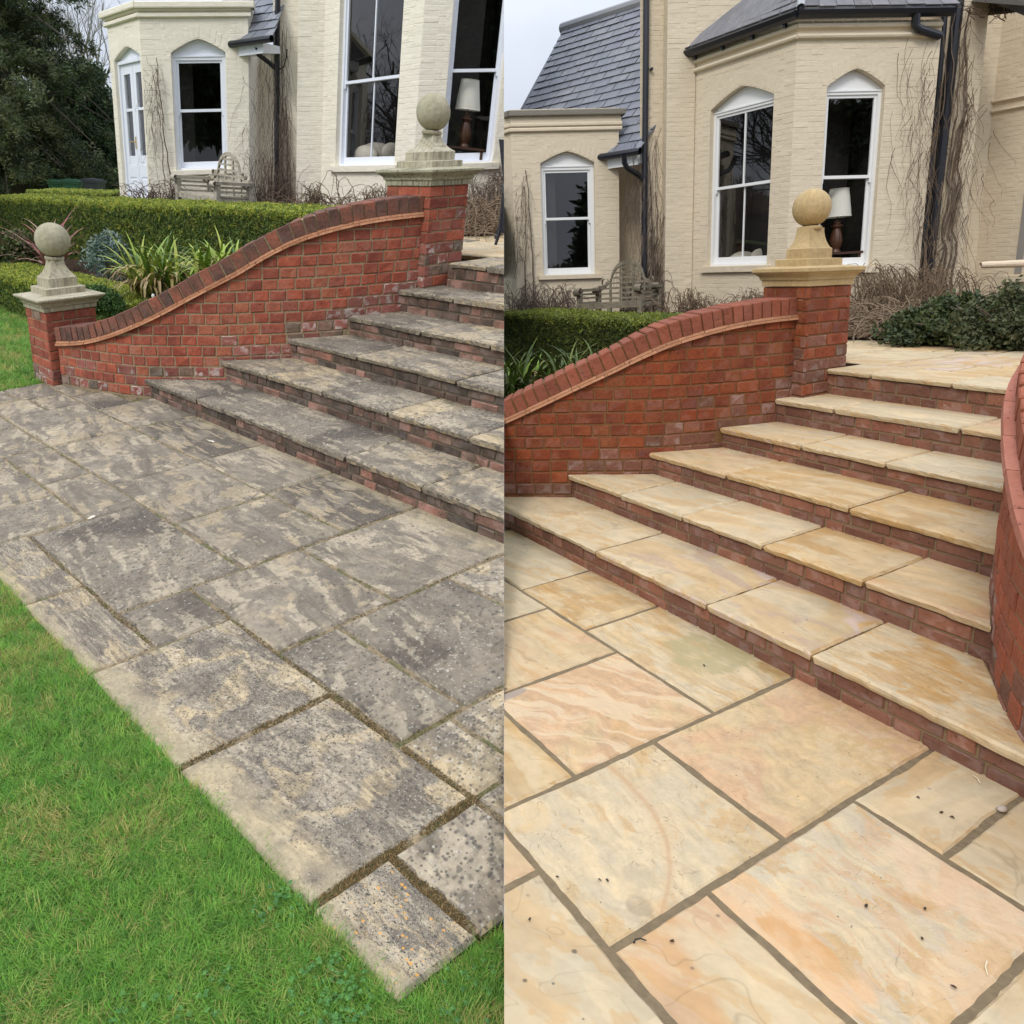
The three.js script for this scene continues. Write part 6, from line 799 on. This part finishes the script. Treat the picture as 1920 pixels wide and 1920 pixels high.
{ // behind the windows
  const inside = (pl, x, y, d) => pl.P(...pl.pix(x, y, -d), -d);
  let p = inside(HL.planes.CC, 870, 276, .36); tableAt(GL, p, .3, .22, .62, 'dark side table behind the centre bay window in the left half'); lampOn(GL, p, 'table lamp with pleated white shade and carved wooden base in the left half', { sc: .95 });
  p = inside(HR.planes.CC, 1566, 474, .36); tableAt(GR, p, .3, .22, .62, 'dark side table behind the centre bay window in the right half'); lampOn(GR, p, 'table lamp with pleated white shade and carved wooden base in the right half', { sc: .95 });
  p = inside(HL.planes.BC, 671, 258, .7); lampOn(GL, p, 'small beige shaded lamp inside the wide bay window in the left half', { sc: .6, shade: [.6, .48, .33] }); tableAt(GL, p, .2, .16, .5, 'small table inside the wide bay window in the left half'); p = inside(HL.planes.BC, 722, 286, .8); sofa(GL, p, .7, 'pale sofa back with cushions inside the wide bay window in the left half', .36);
  p = inside(HR.planes.BC, 1363, 456, .7); lampOn(GR, p, 'small beige shaded lamp inside the wide bay window in the right half', { sc: .6, shade: [.6, .48, .33] }); tableAt(GR, p, .2, .16, .5, 'small table inside the wide bay window in the right half'); p = inside(HR.planes.BC, 1412, 486, .8); sofa(GR, p, .5, 'pale sofa back with cushions inside the wide bay window in the right half', .36);
}
// wheeled bins
function bin(x, y, col, label, yaw, open) {
  const p = GL.P(...GL.at(x, y, 0), 0), T = thing(GL, 'wheeled_bin', p, label, 'bin'); T.whole = true; const M = stand(GL, p, yaw, 1), m = std(...col, .5), q = gx(GL, M), f = q.f, t = .29, b = .23; const c = [[-b, .06, -b], [b, .06, -b], [b, .06, b], [-b, .06, b], [-t, .98, -t * 1.1], [t, .98, -t * 1.1], [t, .98, t * 1.1], [-t, .98, t * 1.1]].map(v => f(...v)); q.g.box(c); part(T, 'body', q.g, m);
  const r = gx(GL, M); r.bx(-t - .03, t + .03, .94, .99, -t * 1.1 - .03, t * 1.1 + .03); part(T, 'rim', r.g, m); const l = gx(GL, M); l.bx(-t - .035, t + .035, 1.0, 1.045, -t * 1.1 - .03, t * 1.1 + .05); l.bx(-t + .04, t - .04, 1.045, 1.07, -t, t); part(T, 'lid', l.g, m); const h = gx(GL, M); h.g.tube([f(-t, .98, -t * 1.1 - .08), f(t, .98, -t * 1.1 - .08)], .018, .018, 8); part(T, 'handle', h.g, m);
  for (const s of [-1, 1]) part(T, 'wheel', toWorld(new THREE.CylinderGeometry(.1, .1, .05, 20).rotateZ(Math.PI / 2).translate(s * .22, .1, -.26), M), std(.02, .02, .02, .7)); const k = gx(GL, M); k.bx(-.03, .05, .45, .72, t * 1.0 + .01, t * 1.0 + .018); if (open) part(T, 'label_plate', k.g, std(.7, .75, .75, .6)); }
bin(112, 392, [.03, .105, .055], 'dark green wheeled bin with a white sticker, leftmost of the bins', .35, true); bin(141, 392, [.022, .085, .042], 'plain dark green wheeled bin between the other two bins', .2, false); bin(181, 391, [.02, .023, .03], 'black wheeled bin next to the house wall', -.1, true);
{ // woven chair cut by the middle of the picture
  const q0 = GL.at(929, 459, .885), p = GL.P(...q0, .885), T = thing(GL, 'woven_chair', p, 'dark woven garden chair on the terrace at the right end of the left half', 'chair'), M = stand(GL, p, 0, 1), weave = std(1, 1, 1, .6, { map: texture(128, .05, (u, v, o) => { const k = .4 + .8 * Math.abs(Math.sin(v * Math.PI * 4)) * (.7 + .3 * Math.sin(u * 12.566)); o[0] = .016 * k; o[1] = .018 * k; o[2] = .028 * k; }), bumpMap: brickBump, bumpScale: .004 }), f = localF(M), H = t => .03 - .075 * Math.sin(t * 1.9), g = new G(GL), n = 14;
  for (let i = 0; i < n; i++) { const y0 = lerp(.1, .8, i / n), y1 = lerp(.1, .8, (i + 1) / n), e = y => .015 - .1 * Math.max(0, (y - .45) / .43), z = y => -.12 * Math.max(0, y - .42); g.box([f(e(y0), y0, z(y0) - .02), f(.5, y0, z(y0) - .02), f(.5, y1, z(y1) - .02), f(e(y1), y1, z(y1) - .02), f(e(y0), y0, z(y0) + .025), f(.5, y0, z(y0) + .025), f(.5, y1, z(y1) + .025), f(e(y1), y1, z(y1) + .025)]); } part(T, 'backrest', g, weave);
  const s = gx(GL, M); s.bx(.02, .5, .4, .46, -.02, -.5); part(T, 'seat', s.g, weave); for (const [x, z] of [[.0, 0], [.48, 0], [.02, -.48], [.48, -.48]]) { const l = new G(GL); l.tube([f(x, 0, z), f(x + .03, .14, z), f(x + .03, .4, z)], .013, .017, 8); part(T, 'leg', l, std(.02, .022, .03, .5)); } }
{ // pale rounded rail above the shrubs, carried by a post outside the picture
  const K = GR.k, F = (x, y, Z) => CAM.clone().addScaledVector(ray(x, y), Z * K), a = F(1841, 497, 8.4), b = F(1990, 491, 7.9), T = thing(GR, 'timber_rail', b.clone(), 'pale rounded timber rail above the shrubs at the right edge', 'rail'), m = std(.62, .5, .36, .7, { bumpMap: brickBump, bumpScale: .003 }), g = new G(GR); g.tube([a.clone().addScaledVector(RIGHT, -.012), a, a.clone().lerp(b, .05), b], .022, .034, 12); const e = new G(GR); e.tube([b.clone().addScaledVector(GR.u, -1.0), b.clone().addScaledVector(GR.u, .02)], .035, .035, 10); part(T, 'rail', g, m); part(T, 'post', e, m); }
{ // scraps lying on the stones
  const scrap = (S, x, y, h, name, label, cat, grp, fn) => { const p = S.P(...S.at(x, y, h), h + .0035), T = thing(S, name, p, label, cat, grp), q = gx(S, stand(S, p, rnd(0, 6.28), 1)); fn(q); part(T, cat === 'leaf' ? 'blade' : 'body', q.g, T.m ?? pick([std(.035, .03, .022, .9), std(.06, .035, .02, .9)])); return T; };
  const z = (x, y) => [940 + x / 1.959, 900 + y / 1.959], leaf = q => { const r = () => rnd(.0035, .0075), P = []; for (let i = 0; i < 6; i++) { const a = i / 6 * 6.283, d = r(); P.push(q.f(d * Math.cos(a) * 1.3, rnd(0, .005), d * Math.sin(a) * .7)); } const c = q.f(0, .007, 0); for (let i = 0; i < 6; i++) q.g.tri(c, P[i], P[(i + 1) % 6]); };
  const L1 = 'dark leaf scrap on the small flagstone below the lowest riser', L2 = 'dark leaf scrap on the large orange-streaked flagstone', L3 = 'dark leaf scrap on the flagstone with the curved brown vein';
  for (const [x, y, l] of [[1530, 1170, L1 + ', alone towards its left'], [1655, 1243, L1 + ', right of a close pair'], [1615, 1226, L1 + ', left of a close pair'], [1340, 1570, L2 + ', just left of its middle'], [1555, 1580, L2 + ', right of its middle'], [1660, 1868, L2 + ', nearest the lower right corner'], [1545, 1690, L2 + ', halfway down its right side'], [625, 1700, 'dark leaf scrap right of the curved twig on the lowest pinkish flagstone'], [105, 1620, 'dark leaf scrap on the pale flagstone at the lower left of the right half'], [205, 1465, L3 + ', near its left corner'], [362, 1475, L3 + ', left of a close pair'], [390, 1478, L3 + ', right of a close pair'], [745, 685, 'dark leaf scrap inside the green stain beside the lowest riser']]) scrap(GR, ...z(x, y), 0, 'leaf_scrap', l, 'leaf', 'leaf scraps on the clean flagstones', leaf);
  scrap(GR, 1512, 860, hRv[3], 'leaf_scrap', 'dark leaf scrap on the yellow tread below the top steps', 'leaf', null, leaf); scrap(GR, 1700, 641, .915, 'curled_leaf', 'curled brown leaf lying on the terrace near the dark shrub', 'leaf', null, q => { for (let i = 0; i < 5; i++) { const a = -1 + i * .5, b = a + .5; q.g.quad(q.f(.03 * a, .012 * (1 - a * a), -.02), q.f(.03 * b, .012 * (1 - b * b), -.02), q.f(.03 * b, .012 * (1 - b * b), .02), q.f(.03 * a, .012 * (1 - a * a), .02)); } });
  scrap(GR, ...z(508, 1700), 0, 'twig_scrap', 'curved dark twig lying on the clean flagstone near the lower edge', 'twig', null, q => q.g.tube([q.f(-.016, .004, .006), q.f(-.01, .004, -.004), q.f(.004, .004, -.006), q.f(.016, .004, .002)], .0022, .0015, 5));
  for (const [x, y, l] of [[1745, 1105, 'pale straw lying on the flagstone beside the end of the lowest riser'], [1782, 1800, 'pale straw lying on the large flagstone near the lower right corner']]) { const T = scrap(GR, ...z(x, y), 0, 'straw', l, 'straw', null, q => q.g.tube([q.f(-.022, .003, 0), q.f(0, .005, .003), q.f(.022, .003, -.002)], .0016, .001, 5)); T.children.forEach(c => c.material = std(.7, .62, .42, .8)); }
  { const p = GR.P(...GR.at(...z(1838, 1216), 0), .008), T = thing(GR, 'pebble', p, 'small grey pebble on the joint near the right edge of the patio', 'pebble'); const ge = new THREE.IcosahedronGeometry(.012, 2).scale(1.3, .7, 1); part(T, 'body', toWorld(ge, stand(GR, p, .4)), std(.4, .33, .27, .9)); }
  for (const [x, y, l] of [[172, 972, 'pale fallen leaf on the old patio near the left edge'], [396, 829, 'pale fallen leaf on the old patio in front of the lowest step']]) { const T = scrap(GL, x, y, .004, 'pale_leaf', l, 'leaf', null, q => { const P = []; for (let i = 0; i < 10; i++) { const a = i / 10 * 6.283; P.push(q.f(.026 * Math.cos(a) * rnd(.8, 1.1), rnd(.001, .006), .01 * Math.sin(a) * rnd(.8, 1.1))); } for (let i = 0; i < 10; i++) q.g.tri(q.f(0, .004, 0), P[i], P[(i + 1) % 10]); }); T.children.forEach(c => c.material = std(.7, .64, .52, .8)); }
}

camera.far = 2000; camera.updateProjectionMatrix();
renderer.render(scene, camera);
